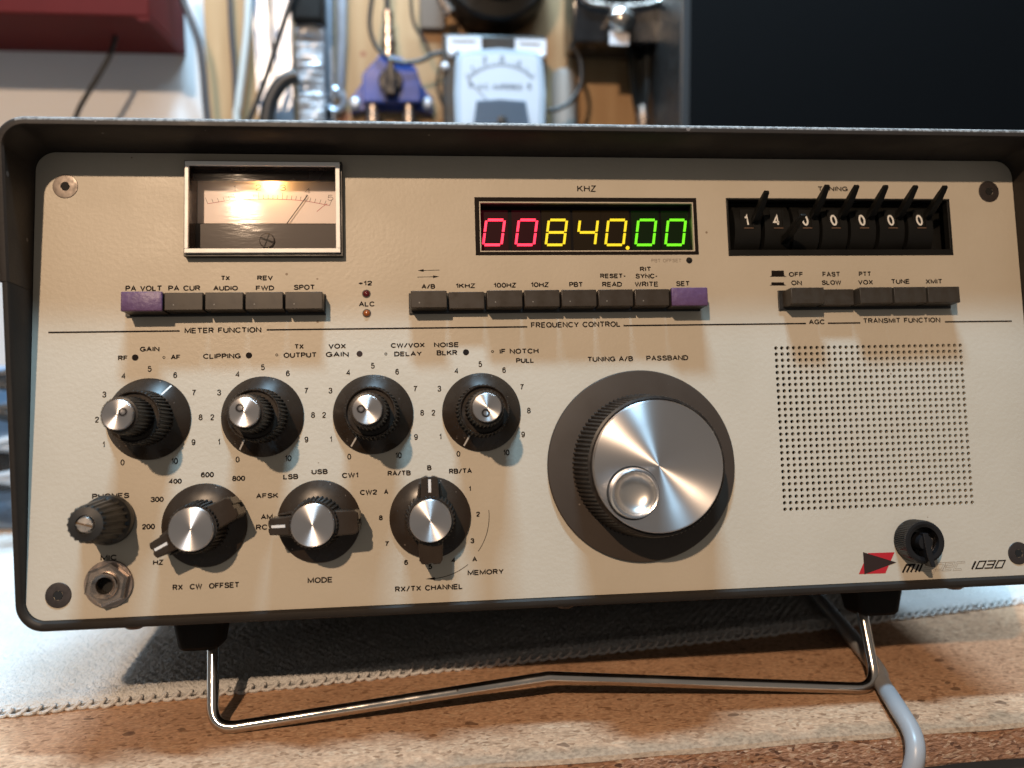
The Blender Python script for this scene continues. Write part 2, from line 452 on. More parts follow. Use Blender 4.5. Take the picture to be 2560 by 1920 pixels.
# ================================================================== SETTING: wall, bench, towel
WALL_Y = 450.0
bm = bmesh.new(); box(bm, -1500, 1500, WALL_Y, WALL_Y + 30, -200, 1500)
M['wall'] = mat('white_wall', (.70, .70, .71), .6, bump=(90, .2, .5), var=(6, .6, (.66, .66, .675)))
tag(link('wall', bm, M['wall'], smooth=False), kind='structure')

bm = bmesh.new(); box(bm, -2500, 2500, -2500, WALL_Y, -820, -800)
tag(link('floor', bm, mat('concrete_floor', (.20, .19, .18), .8, var=(3, .5, (.15, .145, .14))), smooth=False), kind='structure')

# --- chipboard
def chip_mat(name, base, light, dark, worn, edge=False):
    m = bpy.data.materials.new(name); m.use_nodes = True; nt = m.node_tree; N = nt.nodes.new; LK = nt.links.new
    b = nt.nodes["Principled BSDF"]; b.inputs["Roughness"].default_value = .62; b.inputs["Specular IOR Level"].default_value = .3
    tc = N("ShaderNodeTexCoord")
    mp = N("ShaderNodeMapping"); mp.inputs["Scale"].default_value = (1, 1.6, 2.0) if not edge else (.8, 1, 1.7)
    LK(tc.outputs["Object"], mp.inputs[0])
    n0 = N("ShaderNodeTexNoise"); n0.inputs["Scale"].default_value = 60; n0.inputs["Detail"].default_value = 3
    LK(mp.outputs[0], n0.inputs["Vector"])
    ad = N("ShaderNodeMixRGB"); ad.blend_type = 'ADD'; ad.inputs[0].default_value = .012
    LK(mp.outputs[0], ad.inputs[1]); LK(n0.outputs["Color"], ad.inputs[2])
    vo = N("ShaderNodeTexVoronoi"); vo.inputs["Scale"].default_value = 520 if not edge else 620
    LK(ad.outputs[0], vo.inputs["Vector"])
    hs = N("ShaderNodeSeparateColor"); LK(vo.outputs["Color"], hs.inputs[0])
    rp = N("ShaderNodeValToRGB"); rp.color_ramp.interpolation = 'LINEAR'
    rp.color_ramp.elements[0].color = (*dark, 1); rp.color_ramp.elements[1].color = (*light, 1)
    e = rp.color_ramp.elements.new(.22); e.color = (*base, 1); e = rp.color_ramp.elements.new(.72); e.color = (*[c * 1.15 for c in base], 1)
    LK(hs.outputs[0], rp.inputs[0])
    n1 = N("ShaderNodeTexNoise"); n1.inputs["Scale"].default_value = 520; n1.inputs["Detail"].default_value = 5
    LK(mp.outputs[0], n1.inputs["Vector"])
    n2 = N("ShaderNodeTexNoise"); n2.inputs["Scale"].default_value = 22; n2.inputs["Detail"].default_value = 5
    LK(tc.outputs["Object"], n2.inputs["Vector"])
    mx = N("ShaderNodeMixRGB"); mx.blend_type = 'MULTIPLY'; mx.inputs[0].default_value = .65
    r1 = N("ShaderNodeValToRGB"); r1.color_ramp.elements[0].position = .3; r1.color_ramp.elements[0].color = (.58, .54, .50, 1); r1.color_ramp.elements[1].position = .65; r1.color_ramp.elements[1].color = (1.15, 1.12, 1.1, 1)
    LK(n1.outputs["Fac"], r1.inputs[0]); LK(rp.outputs[0], mx.inputs[1]); LK(r1.outputs[0], mx.inputs[2])
    m3 = N("ShaderNodeMixRGB"); m3.blend_type = 'MULTIPLY'; m3.inputs[0].default_value = .5
    r2 = N("ShaderNodeValToRGB"); r2.color_ramp.elements[0].position = .35; r2.color_ramp.elements[0].color = (.82, .79, .76, 1); r2.color_ramp.elements[1].position = .62; r2.color_ramp.elements[1].color = (1.1, 1.1, 1.1, 1)
    LK(n2.outputs["Fac"], r2.inputs[0]); LK(mx.outputs[0], m3.inputs[1]); LK(r2.outputs[0], m3.inputs[2])
    out = m3.outputs[0]
    if worn is not None:        # pale rubbed strip along the front edge of the board
        sp = N("ShaderNodeSeparateXYZ"); LK(tc.outputs["Object"], sp.inputs[0])
        n3 = N("ShaderNodeTexNoise"); n3.inputs["Scale"].default_value = 90; n3.inputs["Detail"].default_value = 5
        LK(tc.outputs["Object"], n3.inputs["Vector"])
        ma = N("ShaderNodeMath"); ma.operation = 'MULTIPLY_ADD'; ma.inputs[1].default_value = .016; LK(n3.outputs["Fac"], ma.inputs[0]); LK(sp.outputs["Y"], ma.inputs[2])
        rg = N("ShaderNodeMapRange"); rg.inputs[1].default_value = .0160; rg.inputs[2].default_value = .0110; rg.inputs[3].default_value = 0; rg.inputs[4].default_value = .75
        LK(ma.outputs[0], rg.inputs[0])
        mw_ = N("ShaderNodeMixRGB"); LK(rg.outputs[0], mw_.inputs[0]); LK(out, mw_.inputs[1])
        wv = N("ShaderNodeMixRGB"); wv.blend_type = 'MULTIPLY'; wv.inputs[0].default_value = .9; wv.inputs[1].default_value = (*worn, 1); LK(r1.outputs[0], wv.inputs[2])
        LK(wv.outputs[0], mw_.inputs[2]); out = mw_.outputs[0]
    vs = N("ShaderNodeTexVoronoi"); vs.inputs["Scale"].default_value = 95; LK(ad.outputs[0], vs.inputs["Vector"])     # dark bark specks
    sp2 = N("ShaderNodeSeparateColor"); LK(vs.outputs["Color"], sp2.inputs[0])
    q1 = N("ShaderNodeMath"); q1.operation = 'LESS_THAN'; q1.inputs[1].default_value = .22; LK(sp2.outputs[0], q1.inputs[0])
    q3 = N("ShaderNodeMath"); q3.operation = 'MULTIPLY'; q3.inputs[1].default_value = .30; LK(sp2.outputs[1], q3.inputs[0])
    q2 = N("ShaderNodeMath"); q2.operation = 'LESS_THAN'; LK(vs.outputs["Distance"], q2.inputs[0]); LK(q3.outputs[0], q2.inputs[1])
    q4 = N("ShaderNodeMath"); q4.operation = 'MULTIPLY'; LK(q1.outputs[0], q4.inputs[0]); LK(q2.outputs[0], q4.inputs[1])
    q5 = N("ShaderNodeMath"); q5.operation = 'MULTIPLY'; q5.inputs[1].default_value = .7; LK(q4.outputs[0], q5.inputs[0])
    mk_ = N("ShaderNodeMixRGB"); mk_.inputs[2].default_value = (.10, .05, .028, 1); LK(q5.outputs[0], mk_.inputs[0]); LK(out, mk_.inputs[1]); out = mk_.outputs[0]
    LK(out, b.inputs["Base Color"])
    bp = N("ShaderNodeBump"); bp.inputs["Strength"].default_value = .9 if edge else .5; bp.inputs["Distance"].default_value = .0009 if edge else .0004
    LK(n1.outputs["Fac"], bp.inputs["Height"]); LK(bp.outputs[0], b.inputs["Normal"])
    return m
M['chip'] = chip_mat('chipboard_top', (.47, .285, .175), (.56, .37, .24), (.29, .16, .09), (.29, .21, .14))
M['chip_edge'] = chip_mat('chipboard_edge', (.34, .19, .12), (.56, .41, .30), (.12, .06, .04), None, True)

a0 = onz(1160, 1910); a1 = onz(2358, 1815)
yaw = atan2(a1.y - a0.y, a1.x - a0.x)
bench = empty('workbench', (a0.x, a0.y, 0), 'brown chipboard workbench with a worn whitish front edge under the radio', 'workbench', rot=(0, 0, yaw))
bm = bmesh.new()
NX = 150
rows = [(900, 0), (300, 0), (120, 0), (60, 0), (40, 0), (30, 0), (22, 0), (16, 0), (11, 0), (7, -.15), (3.5, -.7), (1.2, -1.7), (.2, -3.2)]
grid = []
for (y, z) in rows:
    line = []
    for i in range(NX + 1):
        x = -500 + 1400 * i / NX
        k = 1.0 if y < 12 else 0
        wob = (sin(x * .11) + sin(x * .043 + 2) + .7 * random.uniform(-1, 1)) * .35 * k
        line.append(V(bm, x, y + wob, z + (random.uniform(-.12, .12) if y < 8 else 0)))
    grid.append(line)
for a, b in zip(grid[:-1], grid[1:]):
    for i in range(NX): bm.faces.new((a[i], a[i + 1], b[i + 1], b[i]))
link('board_top', bm, M['chip'], bench)
bm = bmesh.new(); prev = None
for (y, z) in [(.25, -3.0), (0, -5.5), (.1, -9), (-.1, -12.5), (.1, -16), (.8, -17), (40, -17)]:
    line = [V(bm, -500 + 1400 * i / NX, y + random.uniform(-.45, .45) * (1 if y < 5 else 0), z) for i in range(NX + 1)]
    if prev:
        for i in range(NX): bm.faces.new((prev[i], prev[i + 1], line[i + 1], line[i]))
    prev = line
link('board_edge', bm, M['chip_edge'], bench)
bm = bmesh.new(); box(bm, -500, 900, 14, 60, -260, -18)
link('apron', bm, mat('apron_paint', (.16, .14, .13), .6, bump=(200, .3, .4)), bench, smooth=False)

# --- towel
TA = onz(0, 1790); TB = onz(870, 1702); TC = onz(2060, 1570); TD = onz(2560, 1506)
def tow_edge(x):
    pts = [TA, TB, TC, TD]
    for p, q in zip(pts[:-1], pts[1:]):
        if x <= q.x or q is TD:
            t = (x - p.x) / (q.x - p.x); return p.y + (q.y - p.y) * t
def towel_material():
    m = bpy.data.materials.new('white_knit'); m.use_nodes = True; nt = m.node_tree; N = nt.nodes.new; LK = nt.links.new
    b = nt.nodes["Principled BSDF"]; b.inputs["Roughness"].default_value = .9; b.inputs["Specular IOR Level"].default_value = .1
    b.inputs["Sheen Weight"].default_value = .2
    tc = N("ShaderNodeTexCoord"); vo = N("ShaderNodeTexVoronoi"); vo.inputs["Scale"].default_value = 330
    mp = N("ShaderNodeMapping"); mp.inputs["Scale"].default_value = (1, .8, 1); mp.inputs["Rotation"].default_value = (0, 0, .13)
    LK(tc.outputs["Object"], mp.inputs[0]); LK(mp.outputs[0], vo.inputs["Vector"])
    no = N("ShaderNodeTexNoise"); no.inputs["Scale"].default_value = 900; no.inputs["Detail"].default_value = 3; LK(mp.outputs[0], no.inputs["Vector"])
    ad = N("ShaderNodeMath"); ad.operation = 'MULTIPLY_ADD'; ad.inputs[1].default_value = -.5; LK(vo.outputs["Distance"], ad.inputs[0]); LK(no.outputs["Fac"], ad.inputs[2])
    bp = N("ShaderNodeBump"); bp.inputs["Strength"].default_value = .9; bp.inputs["Distance"].default_value = .0016
    LK(ad.outputs[0], bp.inputs["Height"]); LK(bp.outputs[0], b.inputs["Normal"])
    n2 = N("ShaderNodeTexNoise"); n2.inputs["Scale"].default_value = 18; n2.inputs["Detail"].default_value = 4; LK(tc.outputs["Object"], n2.inputs["Vector"])
    rp = N("ShaderNodeValToRGB"); rp.color_ramp.elements[0].color = (.56, .55, .53, 1); rp.color_ramp.elements[1].color = (.66, .655, .645, 1)
    rp.color_ramp.elements[0].position = .35; rp.color_ramp.elements[1].position = .6
    LK(n2.outputs["Fac"], rp.inputs[0]); LK(rp.outputs[0], b.inputs["Base Color"])
    return m
M['towel'] = towel_material()
bm = bmesh.new()
xs = [-460 + 1.45 * i for i in range(int(900 / 1.45))]
ds = [0, .5, 1.2, 2.2, 3.5] + [3.5 + 1.5 * k for k in range(1, 42)] + [75, 95, 125, 160, 205, 260, 290]
rnd = random.Random(3)
grid = []
for j, d in enumerate(ds):
    line = []
    for i, x in enumerate(xs):
        y = tow_edge(x) + d
        prof = 3.4 * min(1, sqrt(min(1, d / 3.0))) if d < 9 else 3.4 - .9 * min(1, (d - 9) / 3)
        knit = .75 * sin(x * 2 * pi / 5.2 + (0 if (j // 2) % 2 else pi)) * abs(sin(d * pi / 3.1)) if d > 9 else .5 * sin((x + d * .35) * 2 * pi / 2.6)
        z = .25 + prof + (knit + rnd.uniform(-.22, .22) if d > 1 else 0)
        z += 1.0 * max(0, sin(x * .012 + d * .02)) * min(1, d / 40)
        line.append(V(bm, x, y, z))
    grid.append(line)
for a, b in zip(grid[:-1], grid[1:]):
    for i in range(len(xs) - 1): bm.faces.new((a[i], a[i + 1], b[i + 1], b[i]))
towel = tag(link('towel', bm, M['towel'], auto=80), 'white knitted towel with a looped border lying under the radio', 'towel')
bm = bmesh.new()
x = -300.0
while x < 330:
    y = tow_edge(x) + rnd.uniform(-.45, .45); sl = (tow_edge(x + 3) - y + rnd.uniform(-.3, .3)) / 3 * .6 + .05; q_ = rnd.uniform(.85, 1.2); w_ = rnd.uniform(.75, .95)
    ring = []
    for k in range(12):
        a = 2 * pi * k / 12
        ring.append((x + 3.0 * q_ * cos(a) + .3 * sin(a), y - 1.0 + 1.5 * q_ * sin(a) + sl * 3.2 * cos(a), 1.7 + .5 * cos(a * 2) + .6 * cos(a) + .5 * sin(a)))
    tube(bm, ring, w_, 6, closed=True)
    x += 4.95 * q_ ** .5
link('loop_border', bm, M['towel'], towel)

# ================================================================== BACKGROUND THINGS
def quad_at(p0, p1, Y): a = at(*p0, Y); b = at(*p1, Y); return a, b
def bbox_w(px0, py0, px1, py1, Y):
    a = at(px0, py0, Y); b = at(px1, py1, Y); return min(a.x, b.x), max(a.x, b.x), min(a.z, b.z), max(a.z, b.z)

M['pine'] = None
def wood_mat(name, c1, c2, knot=None):
    m = bpy.data.materials.new(name); m.use_nodes = True; nt = m.node_tree; N = nt.nodes.new; LK = nt.links.new
    b = nt.nodes["Principled BSDF"]; b.inputs["Roughness"].default_value = .55; b.inputs["Specular IOR Level"].default_value = .3
    tc = N("ShaderNodeTexCoord"); mp = N("ShaderNodeMapping"); mp.inputs["Scale"].default_value = (26, 26, 2.0); mp.inputs["Rotation"].default_value = (0, .25, 0)
    LK(tc.outputs["Object"], mp.inputs[0])
    n = N("ShaderNodeTexNoise"); n.inputs["Scale"].default_value = 1.6; n.inputs["Detail"].default_value = 6; n.inputs["Distortion"].default_value = 1.2
    LK(mp.outputs[0], n.inputs["Vector"])
    r = N("ShaderNodeValToRGB"); r.color_ramp.elements[0].position = .35; r.color_ramp.elements[1].position = .66
    r.color_ramp.elements[0].color = (*c1, 1); r.color_ramp.elements[1].color = (*c2, 1)
    LK(n.outputs["Fac"], r.inputs[0]); out = r.outputs[0]
    if knot:
        for (kx, kz, kr) in knot:
            vd = N("ShaderNodeVectorMath"); vd.operation = 'DISTANCE'; vd.inputs[1].default_value = (kx * MM, 0, kz * MM)
            mz = N("ShaderNodeVectorMath"); mz.operation = 'MULTIPLY'; mz.inputs[1].default_value = (1, 0, 1); LK(tc.outputs["Object"], mz.inputs[0])
            LK(mz.outputs[0], vd.inputs[0])
            rg = N("ShaderNodeMapRange"); rg.inputs[1].default_value = kr * MM; rg.inputs[2].default_value = kr * MM * .75; LK(vd.outputs["Value"], rg.inputs[0])
            mx = N("ShaderNodeMixRGB"); mx.inputs[2].default_value = (.26, .10, .05, 1); LK(rg.outputs[0], mx.inputs[0]); LK(out, mx.inputs[1]); out = mx.outputs[0]
    LK(out, b.inputs["Base Color"])
    return m
def world_box(name, px0, py0, px1, py1, Y, thick, m, label, cat, extra_top=0, extra_bot=0, bev=1.0, group=None):
    x0, x1, z0, z1 = bbox_w(px0, py0, px1, py1, Y)
    bm = bmesh.new(); cx, cz = (x0 + x1) / 2, z0 - extra_bot
    box(bm, x0 - cx, x1 - cx, 0, thick, 0, z1 + extra_top - cz, bev)
    return tag(link(name, bm, m, loc=(cx, Y, cz)), label, cat, group)

BY = 432.0
kp = at(857, 291, BY)
x0, x1, z0, z1 = bbox_w(508, 0, 1720, 330, BY)
bx = (x0 + x1) / 2
M['ply'] = wood_mat('pale_pine', (.33, .19, .088), (.44, .285, .152), knot=[(kp.x - bx, kp.z, 7.5), (at(908, 135, BY).x - bx, at(908, 135, BY).z, 3)])
bm = bmesh.new(); box(bm, x0 - bx, x1 - bx, 0, 17, 2, z1 + 250, 1)
board = tag(link('wooden_board', bm, M['ply'], loc=(bx, BY, 0)), 'pale pine board with a round brown knot, standing against the white wall', 'board')

# box at the top left, a red lens haze put into its colour
M['red_box'] = mat('red_haze_tint', (.085, .010, .009), .65, var=(20, .5, (.07, .009, .008)), bump=(80, .2, .5), spec=.08)
rb = 355.0
x0, x1, z0, z1 = bbox_w(-330, -180, 374, 42, rb)
bm = bmesh.new(); box(bm, x0, x1, rb, rb + 95, z0, z1, 1.5)  # depth chosen for the shadow it throws on the wall
lip = bbox_w(345, 42, 374, 53, rb)
prism_pts = [(at(336, 41, rb), at(350, 53, rb), at(374, 53, rb), at(374, 41, rb))]
redbox = tag(link('wall_box', bm, M['red_box']), 'box tinted with red lens haze hanging on the white wall, a cable dropping from it', 'box')
bm = bmesh.new()
pts = [at(336, 42, rb), at(350, 52.5, rb), at(373, 52.5, rb), at(373, 42, rb)]
lo = [bm.verts.new(p * MM) for p in pts]; hi = [bm.verts.new((p + Vector((0, 80, 0))) * MM) for p in pts]
bm.faces.new(lo); bm.faces.new(list(reversed(hi)))
for k in range(4): bm.faces.new((lo[k], lo[(k + 1) % 4], hi[(k + 1) % 4], hi[k]))
link('bottom_lip', bm, M['red_box'], redbox)

def cable(name, pts, r, m, label, cat='cable', group='cables on the wall', n=10):
    pts = [Vector(p) for p in pts]
    if pts[-1].z > 200 and group and 'coax' not in name:      # carry on down behind the radio to the bench
        e = pts[-1]; pts += [e + Vector((4, -4, -110)), Vector((e.x + 10, min(e.y, 420), 70)), Vector((e.x + 14, min(e.y, 420) - 25, r + .5)), Vector((e.x + 40, min(e.y, 420) - 60, r + .5))]
    bm = bmesh.new(); tube(bm, crom(pts, 12), r, n)
    return tag(link(name, bm, m, auto=80), label, cat, group)
M['cab_black'] = mat('black_cable', (.010, .010, .011), .4)
M['cab_grey'] = mat('dark_grey_cable', (.035, .038, .045), .4)
M['cab_white'] = mat('white_cable', (.45, .47, .46), .4)
M['cab_pale'] = mat('pale_grey_cable', (.29, .295, .31), .35)
A = lambda pts, Y: [at(x, y, Y) for x, y in pts]
cable('power_cable', A([(284, -30), (287, 45), (290, 80), (278, 130), (255, 175), (225, 225), (200, 268), (186, 310), (180, 380)], 402), 2.0, M['cab_black'], 'black cable dropping from the red tinted box behind the radio')
cable('wall_cable', A([(440, -80), (458, 0), (478, 50), (498, 110), (508, 180), (514, 250), (520, 310), (524, 380)], 405), 3.1, M['cab_grey'], 'thick dark grey cable curving along the edge of the pine board')
cable('thin_cable', A([(571, -60), (573, 0), (577, 90), (584, 170), (586, 240), (589, 330)], 424), 1.5, M['cab_grey'], 'thin dark cable running straight down the pine board beside the white cable')
cable('thin_cable', A([(576, -60), (578, 0), (583, 90), (588, 150), (591, 240), (594, 330)], 424), 1.3, M['cab_grey'], 'thinnest dark cable touching the white cable on the pine board')
cable('white_cable', A([(624, -60), (621, 0), (617, 80), (606, 180), (596, 260), (592, 330)], 415), 3.0, M['cab_white'], 'white cable hanging in front of the pine board')
cable('thin_cable', A([(745, -40), (727, 5), (700, 85), (676, 160), (648, 240), (622, 305), (600, 360)], 380), 2.3, M['cab_black'], 'black cable slanting across the steel rails')
cable('hose', A([(745, 190), (722, 196), (700, 212), (682, 240), (670, 275), (664, 330), (662, 380)], 385), 6.2, M['cab_black'], 'thick black hose bending down beside the foil wrapped strip')

M['steel'] = mat('galvanised_steel', (.42, .46, .53), .38, .75, rvar=(30, .1), var=(8, .5, (.34, .38, .46)))
M['steel_dark'] = mat('shaded_steel', (.10, .13, .18), .4, .6)  # darker copy of the rail steel, shade put into its colour
def rail(px0, px1, pyt, pyb, Y, label, m=M['steel'], top_dx=0):
    a = at(px0, pyb, Y); b = at(px1, pyb, Y); top = at((px0 + px1) / 2 + top_dx, pyt, Y)
    w = b.x - a.x; cx = (a.x + b.x) / 2
    bm = bmesh.new()
    prof = [(-w / 2, 0), (-w / 2, -8), (-w / 2 + 1.2, -8), (-w / 2 + 1.2, -1.5), (w / 2 - 1.2, -1.5), (w / 2 - 1.2, -8), (w / 2, -8), (w / 2, 0)]
    lo = [V(bm, x, y, 0) for x, y in prof]; hi = [V(bm, x + top.x - cx, y, top.z + 160 - a.z) for x, y in prof]
    n = len(prof); bm.faces.new(lo); bm.faces.new(list(reversed(hi)))
    for k in range(n): bm.faces.new((lo[k], lo[(k + 1) % n], hi[(k + 1) % n], hi[k]))
    return tag(link('steel_rail', bm, m, loc=(cx, Y, a.z), smooth=False), label, 'rail', 'steel rails on the board')
rail(654, 692, 0, 330, 428, 'slanting steel rail left of the foil wrapped strip', top_dx=-30)
rail(694, 738, 0, 330, 424, 'upright steel rail hidden partly by the slanting black cable', top_dx=-6)
rail(812, 838, -10, 330, 428, 'dark steel rail touching the right side of the foil strip', M['steel_dark'])
# clamp strap of the two bright bands ending in a round eye
bm = bmesh.new()
e = at(837, 250, 424)
for dx in (-17, 20):
    tube(bm, [at(836 + dx * .95, -60, 424), at(836 + dx * .9, 100, 424), at(836 + dx * .6, 245, 424)], [4.6, 4.4, 3.2], 10)
tube(bm, [(e.x + 7.5 * cos(2 * pi * k / 20), e.y, e.z + 9 * sin(2 * pi * k / 20)) for k in range(20)], 3.0, 8, closed=True)
tag(link('clamp', bm, M['steel']), 'bright steel clamp with two long legs and a round eye at its lower end', 'clamp')
# foil strip
bm = bmesh.new(); fx0 = at(735, 40, 398); fx1 = at(806, 40, 398); fb = at(748, 330, 398); fb1 = at(811, 330, 398)
rows_ = 70; cols = 10; grid = []
rr = random.Random(11)
crease = [(rr.uniform(0, 1), rr.uniform(-.5, .5), rr.uniform(.5, 1.5)) for _ in range(44)]
for j in range(rows_ + 1):
    t = j / rows_; line = []
    for i in range(cols + 1):
        s = i / cols
        xx = (fx0.x + (fx1.x - fx0.x) * s) * (1 - t) + (fb.x + (fb1.x - fb.x) * s) * t
        zz = fx0.z * (1 - t) + fb.z * t
        dy = -4 * sqrt(max(0, 1 - (2 * s - 1) ** 2)) + 1.6 * sin(t * 23 + 5 * s) * sin(t * 9.7)
        for c, sl, am in crease:
            d = abs(t - c - sl * .05 * (s - .5)); dy += am * math.exp(-(d / .012) ** 2)
        line.append(V(bm, xx, 398 + dy, zz + rr.uniform(-.5, .5)))
    grid.append(line)
for a, b in zip(grid[:-1], grid[1:]):
    for i in range(cols): bm.faces.new((a[i], a[i + 1], b[i + 1], b[i]))
for line_i in (0, cols):
    back_ = [bm.verts.new((g[line_i].co + Vector((0, .012, 0)))) for g in grid]
    for j in range(rows_): bm.faces.new((grid[j][line_i], grid[j + 1][line_i], back_[j + 1], back_[j]))
foil = tag(link('wrapped_strip', bm, mat('white_foil_tape', (.40, .42, .46), .36, .35, rvar=(40, .12)), auto=25), 'crinkled white foil wrapped strip with a black cap on top', 'wrapped strip')
bm = bmesh.new()
c = at(768, 28, 392); box(bm, c.x - 12, c.x + 13, 386, 412, c.z - 9, c.z + 40, 3)
link('cap', bm, M['rubber'], foil)

# blue antenna switch
SWY = 405.0
M['blue'] = mat('blue_enamel', (.010, .036, .185), .38, bump=(150, .2, .3), rvar=(60, .1))
c = at(970, 205, SWY)
sw = empty('antenna_switch', (c.x, SWY, c.z), 'blue enamel coaxial antenna switch with a black pointer knob on the pine board', 'antenna switch')
def swp(px, py): p = at(px, py, SWY); return (p.x - c.x, p.z - c.z)
poly = [swp(*q) for q in ((951, 135), (1000, 142), (1040, 168), (1052, 205), (1083, 235), (1083, 272), (1040, 262), (905, 260), (872, 272), (874, 232), (900, 205), (905, 186))]
bm = bmesh.new()
def yprism(bm, poly, y0, y1, bev=0):
    lo = [V(bm, x, y0, z) for x, z in poly]; hi = [V(bm, x, y1, z) for x, z in poly]; n = len(poly)
    f0 = bm.faces.new(lo); bm.faces.new(list(reversed(hi)))
    for k in range(n): bm.faces.new((lo[k], lo[(k + 1) % n], hi[(k + 1) % n], hi[k]))
    if bev: bmesh.ops.bevel(bm, geom=list(f0.edges), offset=bev * MM, segments=2, profile=.5, affect='EDGES')
yprism(bm, poly, 14, 27, 1)
poly2 = [swp(*q) for q in ((951, 135), (1000, 142), (1040, 168), (1052, 205), (1052, 255), (907, 255), (905, 186))]
yprism(bm, poly2, 0, 14, 1.2)
link('body', bm, M['blue'], sw)
kx, kz = swp(977, 205)
bm = bmesh.new(); lathe(bm, [(10.2, 0), (10.2, 4), (9.0, 5.5)], 24, axis='y', c=(0, 0, 0))
for v in bm.verts: v.co.y = -v.co.y
yprism(bm, [(-4.5, -13), (4.5, -13), (4.5, 2), (2, 16), (-2, 16), (-4.5, 2)], -14, 0, 1)
k = link('pointer_knob', bm, M['black_shiny'], sw, loc=(kx, 0, kz), rot=(0, .05, 0))
for px, py, up_ in ((931, 280, 0), (1022, 280, 0), (970, 100, 1)):
    x_, z_ = swp(px, py)
    bm = bmesh.new(); lathe(bm, [(6.2, -14), (6.2, 3), (5.2, 4), (5.2, 12), (4.2, 13), (4.2, 26)] if up_ else [(4.5, -26), (6.2, -25), (6.2, 0), (5, 1), (5, 12)], 24, teeth=24, depth=.5, mask={0, 1} if up_ else {1, 2})
    link('coax_connector', bm, M['nickel'], sw, loc=(x_, 9, z_))
for px, py in ((884, 249), (1069, 249)):
    x_, z_ = swp(px, py); bm = bmesh.new(); lathe(bm, [(5, 0), (4.5, 2), (2, 3)], 20, axis='y')
    for v in bm.verts: v.co.y = -v.co.y
    link('mounting_screw', bm, M['steel'], sw, loc=(x_, 13.8, z_))
cable('coax_cable', A([(966, -50), (968, 10), (970, 40), (970, 78)], 414), 2.6, M['cab_black'], 'black coax cable entering the top of the blue switch')
cable('coax_cable', A([(940, -60), (927, 20), (925, 70), (938, 112), (962, 138), (1000, 156), (1050, 152), (1084, 136), (1118, 130)], 398), 2.0, M['cab_black'], 'black cable looping in front of the top of the blue switch')
cable('coax_cable', A([(1031, -50), (1028, 10), (1036, 62), (1060, 100), (1076, 134)], 402), 1.5, M['cab_black'], 'thin black cable hanging right of the blue switch')
cable('coax_cable', A([(1108, 150), (1096, 185), (1094, 220), (1105, 255), (1120, 275)], 412), 1.4, M['cab_black'], 'thin black cable bowed between blue switch and ammeter')

# ammeter
AY = 372.0
c = at(1248, 314, AY)
am = empty('panel_meter', (c.x, AY, c.z), 'white faced AC ammeter in a clear case on a black housing', 'ammeter')
def ap(px, py, Y=AY): p = at(px, py, Y); return (p.x - c.x, p.z - c.z)
x0, z0 = ap(1113, 420); x1, z1 = ap(1372, 76)
bm = bmesh.new(); box(bm, x0, x1, 14, 70, z0, z1, 2); link('housing', bm, M['black'], am)
M['face_white'] = mat('meter_face', (.43, .47, .54), .5)
face = [ap(*q) for q in ((1150, 420), (1141, 350), (1136, 230), (1139, 150), (1146, 129), (1162, 124), (1250, 118), (1335, 124), (1352, 132), (1358, 160), (1364, 230), (1360, 350), (1352, 420))]
bm = bmesh.new(); yprism(bm, list(reversed(face)), 2, 14, 1.5); link('case', bm, mat('milky_case', (.33, .40, .48), .25, coat=.4), am)
inner = [ap(*q, AY) for q in ((1162, 420), (1153, 330), (1150, 230), (1152, 150), (1158, 138), (1250, 133), (1338, 138), (1345, 150), (1350, 230), (1347, 330), (1340, 420))]
bm = bmesh.new(); yprism(bm, list(reversed(inner)), 0.2, 2.4, .3); link('dial', bm, M['face_white'], am)
cov = [ap(*q, AY) for q in ((1178, 420), (1183, 312), (1191, 254), (1250, 251), (1313, 255), (1322, 312), (1328, 420))]
bm = bmesh.new(); yprism(bm, list(reversed(cov)), -4, 1, .8)
zt = ap(1250, 254)[1]
for kk in range(16):
    zz = zt - 3 - kk * 3.0
    vs = [V(bm, x_, -4.25, z_) for x_, z_ in ((ap(1192, 300)[0], zz), (ap(1312, 300)[0], zz), (ap(1312, 300)[0], zz + .8), (ap(1192, 300)[0], zz + .8))]
    bm.faces.new(vs)
cv = link('lower_cover', bm, mat('slate_cover', (.055, .085, .125), .35), am)
bm = bmesh.new(); lathe(bm, [(4.2, 0), (3.6, 1.8), (1, 2.2)], 16, axis='y')
for v in bm.verts: v.co.y = -v.co.y
link('zero_screw', bm, M['black'], am, loc=(ap(1254, 304)[0], -4.3, ap(1254, 304)[1]))
bm = bmesh.new()
pv = ap(1250, 300)
pa = [ap(*q) for q in ((1172, 195), (1190, 182), (1215, 169), (1250, 162), (1285, 168), (1312, 180), (1330, 196))]
cur = crom([Vector((x_, z_, 0)) for x_, z_ in pa], 8)
xfm = lambda X, Y_: (X * MM, 0.1 * MM, Y_ * MM)
bmt = bmesh.new(); ribbon(bmt, [(p.x, p.y) for p in cur], .7, 0)
for i in range(0, len(cur), 2):
    p = cur[i]; d = Vector((p.x - pv[0], p.y - pv[1])).normalized(); l = 4 if i % 8 == 0 else 2.3
    ribbon(bmt, [(p.x, p.y), (p.x + d.x * l, p.y + d.y * l)], .55, 0)
ribbon(bmt, [ap(1217, 250), ap(1168, 196)], .7, 0)
for v in bmt.verts: v.co = Vector((v.co.x, -.05 * MM, v.co.y))
for s_, px, py, hh in (('0', 1177, 211, 5), ('1', 1180, 170, 4), ('2', 1212, 149, 5), ('3', 1255, 147, 5), ('4', 1298, 158, 5), ('5', 1323, 216, 5)):
    q = ap(px, py); put_text(bmt, s_, q[0], q[1], None, hh, 0, .8, xf=lambda X, Y_: (X * MM, -.05 * MM, Y_ * MM))
